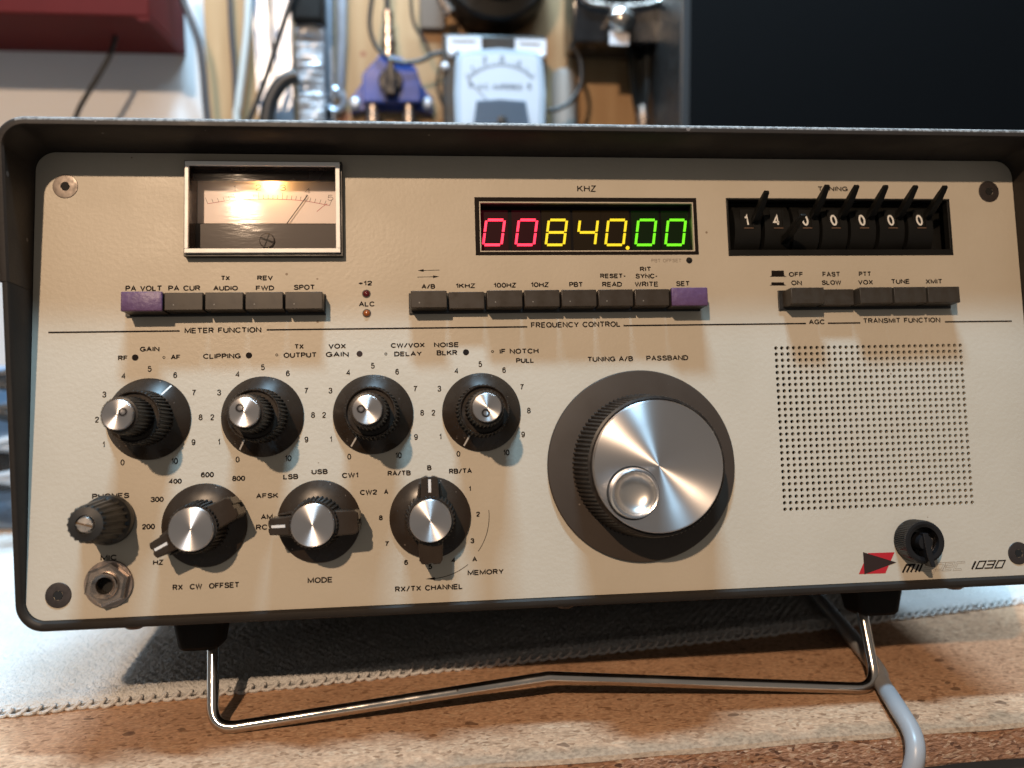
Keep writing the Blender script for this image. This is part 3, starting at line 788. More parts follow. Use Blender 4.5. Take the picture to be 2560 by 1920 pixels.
q = ap(1250, 217); put_text(bmt, 'A.C. AMPERES', q[0], q[1], 36, 4.2, 0, .7, xf=lambda X, Y_: (X * MM, -.05 * MM, Y_ * MM))
link('scale', bmt, mat('grey_blue_ink', (.05, .08, .12), .5), am, smooth=False)
M['label_white'] = mat('paper_label', (.62, .62, .66), .6)
for px0, py0, px1, py1 in ((1118, 77, 1207, 117), (1292, 84, 1371, 124)):
    x0, z1_ = ap(px0, py0); x1, z0_ = ap(px1, py1); bm = bmesh.new(); box(bm, x0, x1, 12.6, 14.6, z0_, z1_, .3)
    box(bm, x0 + 4, x1 - 5, 12.3, 12.6, z0_ + 7, z0_ + 8.6, 0, mi=1)
    link('paper_label', bm, None, am, mats=[M['label_white'], M['ink_faint']], smooth=False)
for px, py in ((1113, 155), (1130, 122), (1358, 130)):
    q = ap(px, py); bm = bmesh.new(); bmesh.ops.create_uvsphere(bm, u_segments=12, v_segments=8, radius=3.2 * MM)
    link('terminal', bm, M['label_white'], am, loc=(q[0], 12, q[1]))
cable('coax_cable', A([(1436, 120), (1450, 150), (1454, 190), (1446, 225), (1425, 255), (1395, 272), (1370, 276)], 385), 2.0, M['cab_black'], 'thick black cable bowed right of the ammeter')
# round black dial housing above the ammeter
bm = bmesh.new()
cc = at(1240, -92, 392)
lathe(bm, [(0, -24), (27, -24), (30, -22), (32, -10), (45, -8), (47, -4), (47, 40)], 40, axis='y', c=(0, 0, 0), close=False)
hd = tag(link('black_fixture', bm, M['wheel_black'], loc=(cc.x, 392, cc.z)), 'round black fixture hanging above the ammeter', 'fixture')
bm = bmesh.new(); tube(bm, [at(1098, -30, 385), at(1110, 10, 385), at(1128, 32, 385)], 5, 10)
tag(link('bracket_pin', bm, M['nickel']), 'short metal pin beside the round black fixture', 'pin')
world_box('bracket_block', 1048, -40, 1112, 72, 424, 12, mat('dark_block', (.10, .07, .05), .5), 'small dark wooden block between blue switch and black fixture', 'block')
# black connector box
x0, x1, z0, z1 = bbox_w(1432, -90, 1672, 110, 375)
bm = bmesh.new(); box(bm, x0, x1, 375, 420, z0, z1, 2)
cb = tag(link('control_box', bm, M['black_shiny']), 'black box with a silver arc handle and a white tag', 'control box')
bm = bmesh.new(); tube(bm, crom(A([(1452, -14), (1470, 6), (1520, 15), (1560, 17), (1610, 13), (1645, 4), (1655, -14)], 370), 8), 2.4, 8)
link('arc_handle', bm, M['nickel'], cb)
bm = bmesh.new()
bmesh.ops.create_uvsphere(bm, u_segments=20, v_segments=12, radius=12 * MM)
q = at(1552, 52, 368); link('knob', bm, M['chrome'], cb, loc=(q.x, 368, q.z))
cb2 = bbox_w(1524, 77, 1572, 113, 366); bm = bmesh.new(); box(bm, cb2[0], cb2[1], 366, 367.2, cb2[2], cb2[3], .2)
link('tag', bm, M['label_white'], cb, smooth=False)
# grey post and hanging strap
bm = bmesh.new(); p0 = at(1410, 175, 420); p1 = at(1410, 330, 420)
tube(bm, [p1 + Vector((0, 0, -60)), p1, p0 + Vector((0, 0, -8)), p0 + Vector((0, 0, -2)), p0], [11, 11, 11, 9.5, 6], 24)
tag(link('grey_post', bm, mat('grey_plastic_pipe', (.27, .25, .23), .5)), 'grey rounded post between ammeter and hanging strap', 'post')
bm = bmesh.new()
st = [(1566, 105, 1628), (1570, 170, 1626), (1576, 230, 1624), (1584, 270, 1620), (1590, 300, 1616)]
grid = []
for xa, yy, xb in st:
    a = at(xa, yy, 395); b = at(xb, yy, 395); line = []
    for k in range(9):
        t = k / 8; p = a.lerp(b, t); line.append(bm.verts.new(Vector((p.x, 395 - 4 * sin(t * pi * 3), p.z)) * MM))
    grid.append(line)
for a, b in zip(grid[:-1], grid[1:]):
    for k in range(8): bm.faces.new((a[k], a[k + 1], b[k + 1], b[k]))
bmesh.ops.solidify(bm, geom=list(bm.faces), thickness=1.5 * MM)
strap = tag(link('hanging_strap', bm, mat('black_webbing', (.014, .016, .016), .7)), 'dark strap with a metal tip hanging below the black control box', 'strap')
bm = bmesh.new(); q = at(1603, 303, 393); lathe(bm, [(2, -26), (4.5, -18), (5.5, -6), (5.5, 4), (3.5, 12)], 16)
link('metal_tip', bm, M['nickel'], strap, loc=(q.x, 389, q.z))
# black monitor
MY = 310.0
mx0 = at(1704, 200, MY).x; mx1 = mx0 + 560
bm = bmesh.new(); box(bm, mx0, mx1, MY + 3, MY + 110, 8, 640, 2)
mon = tag(link('computer_tower', bm, M['black'], smooth=False), 'large black equipment cabinet filling the background on the right', 'cabinet')
bm = bmesh.new(); box(bm, mx0 + 7, mx1, MY - 1, MY + 2.8, 12, 636, 1)
link('front_cover', bm, mat('satin_black_front', (.0016, .002, .0026), .7, spec=.05), mon)
bm = bmesh.new(); box(bm, mx0 - .3, mx0 + 6.6, MY, MY + 2.9, 12, 636, .5)
link('side_trim', bm, mat('blue_black_trim', (.022, .026, .030), .35), mon)
for xa in (mx0 + 20, mx1 - 50):
    bm = bmesh.new(); box(bm, xa, xa + 30, MY + 10, MY + 60, 0, 8); link('foot', bm, M['rubber'], mon)
# clutter on the bench behind, left of the radio
rr = random.Random(5)
for k, (px, py, Yc, m_, lab) in enumerate(((10, 1000, 300, M['cab_black'], 'black cable bundle coiled on the bench behind the radio'), (15, 1160, 290, M['cab_pale'], 'pale grey cable coil on the bench behind the radio'))):
    q = at(px, py, Yc); bm = bmesh.new()
    pts = [(q.x + 42 * cos(t * .62) * (1 + .12 * sin(t * 1.3)), q.y + 26 * sin(t * .62), max(4, q.z - 30) + 18 * (1 + sin(t * .4)) + t * .9) for t in range(34)]
    tube(bm, crom(pts, 5), 3.2, 8)
    tag(link('cable_coil', bm, m_, auto=80), lab, 'cable coil', 'cable coils behind the radio')
bx0, bx1, bz0, bz1 = bbox_w(-150, 930, 70, 1110, 340)
bm = bmesh.new(); box(bm, bx0, bx1, 340, 400, 0, bz1, 3)
adp = tag(link('power_adapter', bm, mat('blue_grey_plastic', (.16, .24, .36), .4)), 'blue grey box behind the radio at the left', 'adapter box')
bm = bmesh.new(); box(bm, bx0 + 12, bx1 - 6, 336, 339.8, bz1 * .25, bz1 * .5, 1)
link('dark_panel', bm, M['black_shiny'], adp)

# grey cable in front at the right
pts = [onz(2120, 1500, 4) + Vector((-5, 60, 0)), onz(2168, 1640, 4), onz(2205, 1708, 4), onz(2243, 1768, 5.5)]
pts += [at(2280, 1832, pts[-1].y - 13), at(2288, 1888, pts[-1].y - 19), at(2270, 1960, pts[-1].y - 20), at(2240, 2060, pts[-1].y - 18)]
cable('power_lead', pts, 3.6, M['cab_pale'], 'pale grey power cord running over the bench edge beside the bail', 'cord', None, n=16)

# ================================================================== THE RADIO
RX = radians(90) - TILT
radio = empty('radio_transceiver', (-HALF, 0, Z0), 'beige fronted vintage radio transceiver with lit digits and many knobs, tilted on a chrome bail', 'radio transceiver', rot=(RX, 0, 0))
PW, PH = 403.2, 177.5

# --- front panel (one plate with its real openings and 891 speaker holes)
GX0, GY0 = P(1940.0, 870.4); PIT = 2.54
def poly_spline(cu, pts):
    sp = cu.splines.new('POLY'); sp.points.add(len(pts) - 1)
    for p, (x, y) in zip(sp.points, pts): p.co = (x * MM, y * MM, 0, 1)
    sp.use_cyclic_u = True
cu = bpy.data.curves.new('front_panel', 'CURVE'); cu.dimensions = '2D'; cu.fill_mode = 'BOTH'; cu.extrude = .75 * MM
poly_spline(cu, rrect(.2, PW - .2, .2, PH - .2, 7.4, 10))
for i in range(33):
    for j in range(27):
        cx, cy = GX0 + i * PIT, GY0 - j * PIT
        poly_spline(cu, [(cx + .78 * cos(2 * pi * k / 12), cy + .78 * sin(2 * pi * k / 12)) for k in range(12)])
WIN_M = (57.4, 115.0, 137.2, 171.8); WIN_D = (170.9, 259.0, 138.2, 158.0); WIN_T = (273.7, 373.1, 135.7, 160.4)
for w in (WIN_M, WIN_D, WIN_T): poly_spline(cu, [(w[0], w[2]), (w[1], w[2]), (w[1], w[3]), (w[0], w[3])])
to = bpy.data.objects.new('tmp', cu); COL.objects.link(to); bpy.context.view_layer.update()
me = bpy.data.meshes.new_from_object(to.evaluated_get(bpy.context.evaluated_depsgraph_get()))
bpy.data.objects.remove(to); me.name = 'front_panel'; me.materials.clear(); me.materials.append(M['panel'])
for v in me.vertices: v.co.z -= .75 * MM
pno = bpy.data.objects.new('front_panel', me); COL.objects.link(pno); pno.parent = radio
bm = bmesh.new(); box(bm, GX0 - 4, GX0 + 32 * PIT + 4, GY0 - 26 * PIT - 4, GY0 + 4, -6, -3.2)
link('grille_backing', bm, M['backing'], radio, smooth=False)

# --- cabinet
def front_h(v): return 1.9 + max(0, v) / 180.0 * 23.2
def shell(bm, outer, inner, hb):
    n = len(outer)
    hs = [front_h(y) for x, y in outer]; hi_ = [front_h(y) for x, y in inner]
    mid = [((ox + ix) / 2, (oy + iy) / 2) for (ox, oy), (ix, iy) in zip(outer, inner)]
    R = []
    R.append([V(bm, x, y, hb) for x, y in outer])
    R.append([V(bm, x, y, h - .9) for (x, y), h in zip(outer, hs)])
    R.append([V(bm, ox + (ix - ox) * .15, oy + (iy - oy) * .15, h - .25) for (ox, oy), (ix, iy), h in zip(outer, inner, hs)])
    R.append([V(bm, ox + (ix - ox) * .42, oy + (iy - oy) * .42, h) for (ox, oy), (ix, iy), h in zip(outer, inner, hs)])
    R.append([V(bm, ox + (ix - ox) * .8, oy + (iy - oy) * .8, h - .15) for (ox, oy), (ix, iy), h in zip(outer, inner, hs)])
    R.append([V(bm, x, y, h - .9) for (x, y), h in zip(inner, hi_)])
    R.append([V(bm, x, y, -4) for x, y in inner])
    return R
def cab_part(name, vmin, vmax, grow, m):
    def outl(g):
        return rrect(-2.6 - g, PW + 2.6 + g, -3.5 - g, 180.3 + g, 9.8 + g, 10)
    outer = outl(grow); inner = rrect(0, PW, 0, PH + .1, 7.6, 10)
    # insert the seam points on the two sides
    def clip(pts):
        out = []; n = len(pts)
        return pts
    bm = bmesh.new(); R = shell(bm, outer, inner, -215)
    n = len(outer)
    for a, b in zip(R[:-1], R[1:]):
        for k in range(n): bm.faces.new((a[k], a[(k + 1) % n], b[(k + 1) % n], b[k]))
    geom = list(bm.verts) + list(bm.edges) + list(bm.faces)
    if vmin is not None:
        bmesh.ops.bisect_plane(bm, geom=geom, plane_co=(0, vmin * MM, 0), plane_no=(0, 1, 0), clear_inner=True)
    if vmax is not None:
        bmesh.ops.bisect_plane(bm, geom=geom, plane_co=(0, vmax * MM, 0), plane_no=(0, 1, 0), clear_outer=True)
    for f in bm.faces:
        c = f.calc_center_median()
        f.material_index = 0
    # top of the outer lip, coloured paler with fine mottling
    for f in bm.faces:
        c = f.calc_center_median() / MM
        if abs(c.z - front_h(c.y)) < 1.0 and c.z > -3:
            d_out = abs(c.y - 180.8)
            if d_out < 1.0: f.material_index = 1
    return link(name, bm, m, radio, mats=[m, M['edge_pale']], auto=40)
cab_part('top_cover', 123.0, None, .9, M['cabinet'])
cab_part('bottom_cover', None, 122.8, 0.0, M['cabinet_low'])
bm = bmesh.new(); box(bm, -1, PW + 1, -1.5, 179, -214, -212); link('rear_panel', bm, M['black'], radio, smooth=False)

# --- panel screws
def hexscrew(u, v, m, r=4.7, sunk=.2):
    bm = bmesh.new()
    lathe(bm, [(r, .02), (r - .15, .35 - sunk * .5), (r - .6, .42 - sunk * .5), (1.75, .42 - sunk * .5)], 40, close=False)
    hx = [bm.verts.new((1.75 * cos(2 * pi * k / 40) * MM, 1.75 * sin(2 * pi * k / 40) * MM, (.42 - sunk * .5) * MM)) for k in range(40)]
    o = link('panel_screw', bm, m, radio, loc=(u, v, 0))
    bm = bmesh.new()
    for k in range(6):
        pass
    lathe(bm, [(1.75, .30), (1.72, -1.2), (0.01, -1.5)], 6, close=False)
    bmesh.ops.recalc_face_normals(bm, faces=bm.faces)
    link('socket', bm, M['dark_hole'], o)
    bm = bmesh.new(); lathe(bm, [(1.76, .318), (.01, .318)], 6, close=False); link('socket', bm, M['dark_hole'], o, smooth=False)
for (px, py), m_ in (((163.5, 466.3), 'screw_pale'), ((2471.8, 479.3), 'screw'), ((146, 1488.4), 'screw'), ((2546, 1383), 'screw')):
    hexscrew(*P(px, py), M[m_])

# --- printed lettering
Zt = .05
T = [("KHZ", 1443, 1490, 463.5, 480), ("PA VOLT", 313.7, 405.3, 714, 728), ("PA CUR", 420.8, 501, 713.7, 727.3), ("TX", 552.2, 575, 689.6, 701.4),
     ("AUDIO", 533, 595, 714.5, 726.6), ("REV", 643, 682.5, 688.8, 701), ("FWD", 639.5, 685.8, 714, 726.2), ("SPOT", 734.4, 787.6, 711.6, 725),
     ("METER FUNCTION", 461.8, 654, 818.5, 832.7), ("+12", 896, 930.5, 702, 714), ("ALC", 897, 937, 753.6, 766.7),
     ("RIT", 1599.8, 1628, 666.8, 678.9), ("RESET-", 1500.4, 1564.6, 684, 695.7), ("SYNC-", 1588.4, 1644, 684, 696.4), ("READ", 1505.4, 1555, 704.6, 717.2),
     ("WRITE", 1587, 1646, 704, 717), ("PBT", 1423, 1457.5, 705, 717.8), ("SET", 1690, 1724.6, 702.7, 715.6), ("FREQUENCY CONTROL", 1328, 1551.8, 804.5, 818.5),
     ("A/B", 1053.7, 1088, 710.3, 722), ("1KHZ", 1139, 1188, 708.4, 720.7), ("100HZ", 1233.5, 1290.5, 706.8, 719.4), ("10HZ", 1326.6, 1372, 705.5, 718.2),
     ("OFF", 1972, 2008, 680, 692), ("ON", 1978, 2004.6, 701, 713.4), ("FAST", 2056, 2100.5, 679.5, 692), ("SLOW", 2054, 2103, 700.4, 712.4), ("PTT", 2146.9, 2178, 678.8, 691),
     ("VOX", 2145, 2182.6, 699.5, 711.7), ("TUNE", 2227.5, 2274.5, 697.6, 710), ("XMIT", 2313.8, 2356, 697.6, 709.8), ("AGC", 2022, 2062, 798.7, 811.2),
     ("TRANSMIT FUNCTION", 2158, 2351, 794.5, 807.5), ("TUNING", 2044, 2119, 466.2, 478.2),
     ("GAIN", 349.6, 399, 866.6, 879), ("RF", 295, 319.7, 889, 901.5), ("AF", 426.8, 451.4, 886.8, 899), ("CLIPPING", 507.8, 602, 883.8, 897), ("TX", 736, 759.5, 860, 873),
     ("OUTPUT", 709, 792, 881, 894.4), ("VOX", 821, 865, 859, 872), ("GAIN", 814.4, 872, 879.3, 892.4), ("CW/VOX", 977, 1062, 857, 869.4), ("DELAY", 985.6, 1055, 878.5, 890.6),
     ("NOISE", 1085, 1147.4, 855.7, 868.3), ("BLKR", 1091.6, 1143.5, 875.4, 888.5), ("IF NOTCH", 1249, 1346.7, 871.5, 884.6), ("PULL", 1290.3, 1335.4, 895, 907.6),
     ("400", 421.8, 454.7, 1196.6, 1209.6), ("600", 502, 535, 1180, 1193.4), ("800", 580.4, 613, 1189.3, 1202.7), ("300", 376.4, 409.6, 1241.8, 1255.2), ("200", 354.7, 387.7, 1309.6, 1323.7),
     ("HZ", 382.5, 408.8, 1399, 1412.7), ("RX  CW  OFFSET", 432, 599, 1458, 1472.5), ("LSB", 707.9, 745.7, 1185, 1198.3), ("USB", 778.7, 819.4, 1172.7, 1185.6), ("CW1", 855, 896, 1181.5, 1195),
     ("AFSK", 640, 696.4, 1232.7, 1246), ("AM", 651.7, 682, 1285.7, 1299), ("RCV", 640, 684, 1310.8, 1324.8), ("MODE", 769, 831.6, 1443, 1457.5), ("CW2", 900, 942.7, 1224, 1237.5),
     ("A", 959.7, 971, 1223.2, 1236), ("RA/TB", 969, 1027, 1176.4, 1189.4), ("B", 1067.7, 1079, 1163, 1175.9), ("RB/TA", 1122.6, 1180, 1171, 1184.2),
     ("1", 1171.5, 1178, 1215.5, 1228.5), ("2", 1190, 1200, 1279, 1292), ("3", 1176, 1186, 1345.5, 1358.5), ("4", 1128.5, 1139, 1394, 1407), ("5", 1070.5, 1080.5, 1410, 1423), ("6", 1010, 1020.5, 1399.5, 1412.5),
     ("7", 962, 972, 1353, 1366), ("8", 947, 957, 1288, 1301), ("A", 1180.5, 1193, 1391.5, 1404.5), ("MEMORY", 1169, 1259.7, 1423.5, 1437), ("RX/TX CHANNEL", 988, 1157.4, 1462.5, 1476.5),
     ("PHONES", 230.4, 323.7, 1233, 1246.8), ("MIC", 251.4, 292.6, 1387, 1401.5), ("TUNING A/B", 1468.5, 1582.7, 891, 904), ("PASSBAND", 1615.8, 1720.6, 888.5, 901.5)]
bm = bmesh.new()
for s, x0, x1, y0, y1 in T:
    yc = (y0 + y1) / 2
    a = P(x0, yc); b = P(x1, yc); c0 = P((x0 + x1) / 2, y0); c1 = P((x0 + x1) / 2, y1); c = P((x0 + x1) / 2, yc)
    put_text(bm, s, c[0], c[1], hypot(b[0] - a[0], b[1] - a[1]), max(1.95, abs(c0[1] - c1[1])), Zt, .47)
K1 = [(43.0, 73.5), (85.1, 73.4), (127.1, 73.3), (169.3, 73.2)]
for (u, v) in K1:
    for n_ in range(11):
        a = radians(-150 + 30 * n_); r = 18.9
        put_text(bm, str(n_), u + r * sin(a), v + r * cos(a) + .2, None, 2.3, Zt, .40)
link('printed_lettering', bm, M['ink'], radio, smooth=False)
# rules across the panel
bm = bmesh.new()
def seg(px0, py0, px1, py1, w=.62):
    ribbon(bm, [P(px0, py0), P(px1, py1)], w, Zt)
LV = P(700, 824.5)[1]
def hline(px0, px1):
    a = P(px0, 820)[0]; b = P(px1, 810)[0]; ribbon(bm, [(a, LV - .1 * (a - 120) / 280), (b, LV - .1 * (b - 120) / 280)], .62, Zt)
for a, b in ((121, 449), (666.6, 1318), (1559, 2015), (2070.5, 2151), (2363, 2530)): hline(a, b)
link('printed_rule', bm, M['ink'], radio, smooth=False)
# dots, rings
bm = bmesh.new()
for px, py, r in ((338, 894, 1.22), (622.3, 888.6, 1.22), (1165, 880.6, 1.22)): disc2d(bm, *P(px, py), r, Zt)
for px, py in ((410, 893.7), (692, 887.3), (964.7, 885), (1231.3, 878.8)): disc2d(bm, *P(px, py), .55, Zt, 14, hole=.3)
# exchange arrows
def arrow(tx, ty, ex_, ey, head, hw, w=.22):
    a = Vector(P(tx, ty)); b = Vector(P(ex_, ey)); d = (b - a).normalized(); n = Vector((-d.y, d.x))
    ribbon(bm, [tuple(a + d * head * .8), tuple(b)], w, Zt); flat(bm, [tuple(a), tuple(a + d * head + n * hw), tuple(a + d * head - n * hw)], Zt)
arrow(1044, 676.5, 1098.7, 675.1, 2.4, .55); arrow(1097.8, 691.6, 1043.3, 692.8, 2.4, .55)
# push in / out symbols
for y0_, y1_, yb in ((676.5, 688.8, 692), (705.8, 711.2, 714)):
    s_ = .23508; f_ = 1920
    flat(bm, [P(f_ + 35 * s_, y0_), P(f_ + 168 * s_, y0_), P(f_ + 172 * s_, y1_), P(f_ + 197 * s_, yb), P(f_ + 17 * s_, yb), P(f_ + 38 * s_, y1_)], Zt)
# memory arc
cu_, cv_ = 148.3, 32.8
def arc(a0_, a1_, r, w=.22):
    ribbon(bm, [(cu_ + r * sin(radians(a0_ + (a1_ - a0_) * k / 24)), cv_ + r * cos(radians(a0_ + (a1_ - a0_) * k / 24))) for k in range(25)], w, Zt)
arc(85, 127, 23.0); arc(142.5, 178, 23.5)
flat(bm, [(cu_ - 2.2, cv_ - 23.5), (cu_ + 1.4, cv_ - 22.95), (cu_ + 1.4, cv_ - 24.05)], Zt)
link('printed_symbols', bm, M['ink'], radio, smooth=False)
bm = bmesh.new(); put_text(bm, "PBT OFFSET", *P(1666, 651.5), 12.6, 1.45, Zt, .2); link('faint_lettering', bm, M['ink_grey'], radio, smooth=False)
bm = bmesh.new(); disc2d(bm, *P(898.9, 884.6), 1.18, Zt); link('printed_dot', bm, M['ink_brown'], radio, smooth=False)
# maker's emblem and model lettering
def LP(x, y): return P(2100 + x * .20796, 1260 + y * .20796)
bm = bmesh.new(); flat(bm, [LP(335, 590), LP(655, 580), LP(545, 833), LP(225, 843)], Zt); link('red_emblem', bm, M['red_ink'], radio, smooth=False)
bm = bmesh.new(); flat(bm, [LP(275, 578), LP(678, 702), LP(293, 846)], Zt + .03); link('black_emblem', bm, M['ink_brown'], radio, smooth=False)
bm = bmesh.new()
def lstroke(pts, w=.78): ribbon(bm, [LP(*p) for p in pts], w, Zt)
lstroke([(752, 826), (798, 733), (895, 729), (850, 820)]); lstroke([(846, 731), (800, 823)])
lstroke([(905, 818), (948, 726)]); lstroke([(948, 816), (1003, 694)])
link('model_lettering', bm, M['ink'], radio, smooth=False)
bm = bmesh.new()
lstroke([(1585, 784), (1630, 688)])
def para(x0, y0, x1, y1, sk):  # slanted square
    return [(x0 + sk, y0), (x1 + sk, y0 - 6), (x1, y1 - 6), (x0, y1)]
q = [LP(*p) for p in [(1675, 690), (1755, 686), (1712, 772), (1632, 776)]]; ribbon(bm, q, .56, Zt, True)
lstroke([(1775, 686), (1870, 682), (1828, 768), (1735, 771)], .56); lstroke([(1765, 730), (1850, 726)], .56)
q = [LP(*p) for p in [(1905, 682), (1985, 678), (1945, 765), (1862, 769)]]; ribbon(bm, q, .56, Zt, True)
link('model_number', bm, M['ink'], radio, smooth=False)
bm = bmesh.new()
def lout(pts): outline_ribbon(bm, [Vector(LP(*p)) for p in pts], .66, .13, Zt)
lout([(1130, 713), (1050, 716), (1032, 757), (1110, 753), (1090, 797), (1000, 802)])
lout([(1115, 846), (1170, 715), (1258, 711), (1222, 792), (1142, 796)])
lout([(1262, 752), (1352, 748), (1370, 706), (1285, 710), (1245, 794), (1335, 790)])
lout([(1500, 698), (1412, 702), (1372, 790), (1458, 785)])
link('outline_lettering', bm, M['ink_grey'], radio, smooth=False)

# --- LEDs
def led(px, py, m, r=1.35):
    u, v = P(px, py); bm = bmesh.new(); lathe(bm, [(r + .35, .06), (r + .3, .25), (r, .25)], 24, close=False); o = link('indicator_led', bm, M['black'], radio, loc=(u, v, 0))
    bm = bmesh.new(); lathe(bm, [(r * cos(a), .1 + r * .75 * sin(a)) for a in [radians(x) for x in (0, 15, 30, 45, 60, 75)]] + [(.01, .1 + r * .75)], 24, close=False)
    link('lens', bm, m, o)
led(916, 734.5, M['led_red']); led(917, 783.3, M['led_amber']); led(1723, 651, M['dark_hole'], .95)

# --- push buttons
def button(u0, u1, v0, v1, h, m, parent, label=None, name='push_button'):
    bm = bmesh.new(); cx, cy = (u0 + u1) / 2, (v0 + v1) / 2
    box(bm, u0 - cx, u1 - cx, v0 - cy, v1 - cy, .3, h, .24, 2)
    o = link(name, bm, m, parent, loc=(cx, cy, 0))
    if label: o['label'] = label
    return o
def bank(u0, n, hs, ms, frame):
    bm = bmesh.new(); box(bm, frame[0], frame[1], frame[2], frame[3], .03, 1.0, .2); link('button_frame', bm, M['black'], radio, smooth=False)
    for k in range(n):
        a = u0 + 14.78 * k
        pp = ms[k] is M['purple']
        b = button(a - (.25 if pp else 0), a + 13.95 + (.45 if pp else 0), 113.7 - (.4 if pp else 0), 120.4 + (.1 if pp else 0), hs[k], ms[k] if not pp else M['button'], radio)
        if pp:
            b['label'] = 'push button with a purple painted face'
            bm = bmesh.new(); box(bm, -7.4, 7.45, -3.72, 3.72, 0, 1.5, .45, 3)
            link('painted_cap', bm, M['purple'], b, loc=(0, 0, hs[k] - .3))
bank(35.9, 5, [8.6, 8, 8, 8, 8], [M['purple']] + [M['button']] * 4, (34.2, 109.3, 112.6, 120.9))
bank(142.5, 8, [8.2, 5.4, 8, 8, 8, 8, 8, 8.6], [M['button']] * 7 + [M['purple']], (141.6, 260.2, 112.6, 120.9))
bank(295.6, 5, [9.0, 5.0, 8.6, 8.6, 8.6], [M['button_dark']] * 5, (293.8, 369.6, 112.6, 120.9))

# --- signal meter
mt_bm = bmesh.new()
def frame_ring(bm, o, i, z0, z1, bev=0):
    for (a, b, c_, d) in ((o[0], o[1], i[3], o[3]), (o[0], o[1], o[2], i[2]), (o[0], i[0], i[2], i[3]), (i[1], o[1], i[2], i[3])):
        box(bm, a, b, c_, d, z0, z1, bev)
fo = (56.8, 115.6, 136.4, 172.6); fi = (58.3, 113.9, 138.15, 170.95)
frame_ring(mt_bm, (56.3, 116.3, 135.5, 173.2), (57.6, 114.7, 137.4, 171.6), .03, 3.6)
meter = link('signal_meter', mt_bm, M['black'], radio, smooth=False)
bm = bmesh.new(); frame_ring(bm, fo, fi, 3.61, 5.0, .25); link('silver_frame', bm, M['silver_frame'], meter)
bm = bmesh.new(); MD = -7.5
for (a, b, c_, d) in ((57.7, 58.25, 137.9, 171.3), (113.95, 114.6, 137.9, 171.3)): box(bm, a, b, c_, d, MD - 4, 3.6)
for (c_, d) in ((137.5, 138.1), (171.0, 171.55)): box(bm, 58.25, 113.95, c_, d, MD - 4, 3.6)
box(bm, 58.25, 113.95, 138.1, 171, MD - 4.5, MD - 4)
box(bm, 58.3, 113.9, 167.5, 171, MD + 4.2, MD + 5.2)
box(bm, 58.3, 113.9, 170.2, 171, MD - 1, MD + 4)
link('meter_case', bm, M['meter_dark'], meter, smooth=False)
bm = bmesh.new(); box(bm, 58.3, 113.9, 149.5, 170.1, MD - 1.0, MD); link('dial', bm, M['dial'], meter, smooth=False)
bm = bmesh.new(); box(bm, 58.3, 113.9, 138.1, 150.8, MD + .05, MD + 3.0, .4); lc = link('lower_cover', bm, M['meter_cover'], meter)
bm = bmesh.new(); zs = P(440 + 1145 * .19892, 390 + 1065 * .19892, MD + 3.4)
lathe(bm, [(3.1, 0), (3.0, .7), (2.6, .9), (.01, .9)], 28, close=False)
zo = link('zero_screw', bm, M['meter_cover'], meter, loc=(zs[0], zs[1], MD + 3.0))
bm = bmesh.new()
ribbon(bm, [(-2.6, 1.1), (2.6, -.9)], .8, .93); ribbon(bm, [(.9, 2.5), (-.9, -2.5)], .5, .94)
link('slot', bm, M['dark_hole'], zo, smooth=False)
def MP(x, y, h=MD): return P(440 + x * .19892, 390 + y * .19892, h)
bm = bmesh.new(); zi = MD + .05
for s_, x_, y_ in (('1', 735, 405), ('2', 1035, 397), ('3', 1345, 400), ('4', 1655, 440), ('5', 1940, 525)):
    put_text(bm, s_, *MP(x_, y_), 2.3 if s_ != '1' else .9, 2.35, zi, .2)
apts = [MP(*q) for q in ((400, 600), (740, 550), (1040, 541), (1335, 545), (1620, 566), (1930, 622))]
ac = crom([Vector((x_, y_, 0)) for x_, y_ in apts], 10)
for k, p in enumerate(ac):
    if k % 2 == 0:
        l = 2.7 if k % 10 == 0 else 1.7
        nx, ny = (p.x - 86) / 60, 1.0; q = hypot(nx, ny)
        ribbon(bm, [(p.x, p.y), (p.x + nx / q * l, p.y + ny / q * l)], .16, zi)
link('scale', bm, M['dial_ink'], meter, smooth=False)
bm = bmesh.new(); ribbon(bm, [(p.x, p.y) for p in ac], .2, zi)
ribbon(bm, [MP(1770, 700), MP(1840, 640), MP(1900, 600)], .2, zi)
link('red_arc', bm, M['dial_red'], meter, smooth=False)
bm = bmesh.new(); a = MP(1360, 895, MD + 1.2); b = MP(1655, 490, MD + 1.2)
ribbon(bm, [a, b], .34, MD + 1.2); link('needle', bm, M['ink'], meter, smooth=False)
bm = bmesh.new(); bu = MP(1180, 262, MD + 2.2)
bmesh.ops.create_uvsphere(bm, u_segments=12, v_segments=8, radius=.55 * MM)
link('lamp_bulb', bm, M['bulb'], meter, loc=(bu[0], bu[1] - .2, MD + 2.0))
l = bpy.data.lights.new('meter_lamp', 'POINT'); l.energy = .011; l.color = (1, .52, .16); l.shadow_soft_size = .0012
lo_ = bpy.data.objects.new('meter_lamp', l); COL.objects.link(lo_); lo_.location = pan(bu[0], bu[1] - 1.6, MD + 2.6) * MM
bm = bmesh.new()
n_ = 24; g = []
for j in range(n_ + 1):
    t = j / n_; v = 138.2 + 32.7 * t
    z = 2.4 - .0485 * (v - 154.5) + 0
    g.append([V(bm, 58.35, v, z), V(bm, 113.85, v, z)])
for a, b in zip(g[:-1], g[1:]): bm.faces.new((a[0], a[1], b[1], b[0]))
link('clear_lens', bm, M['lens'], meter)

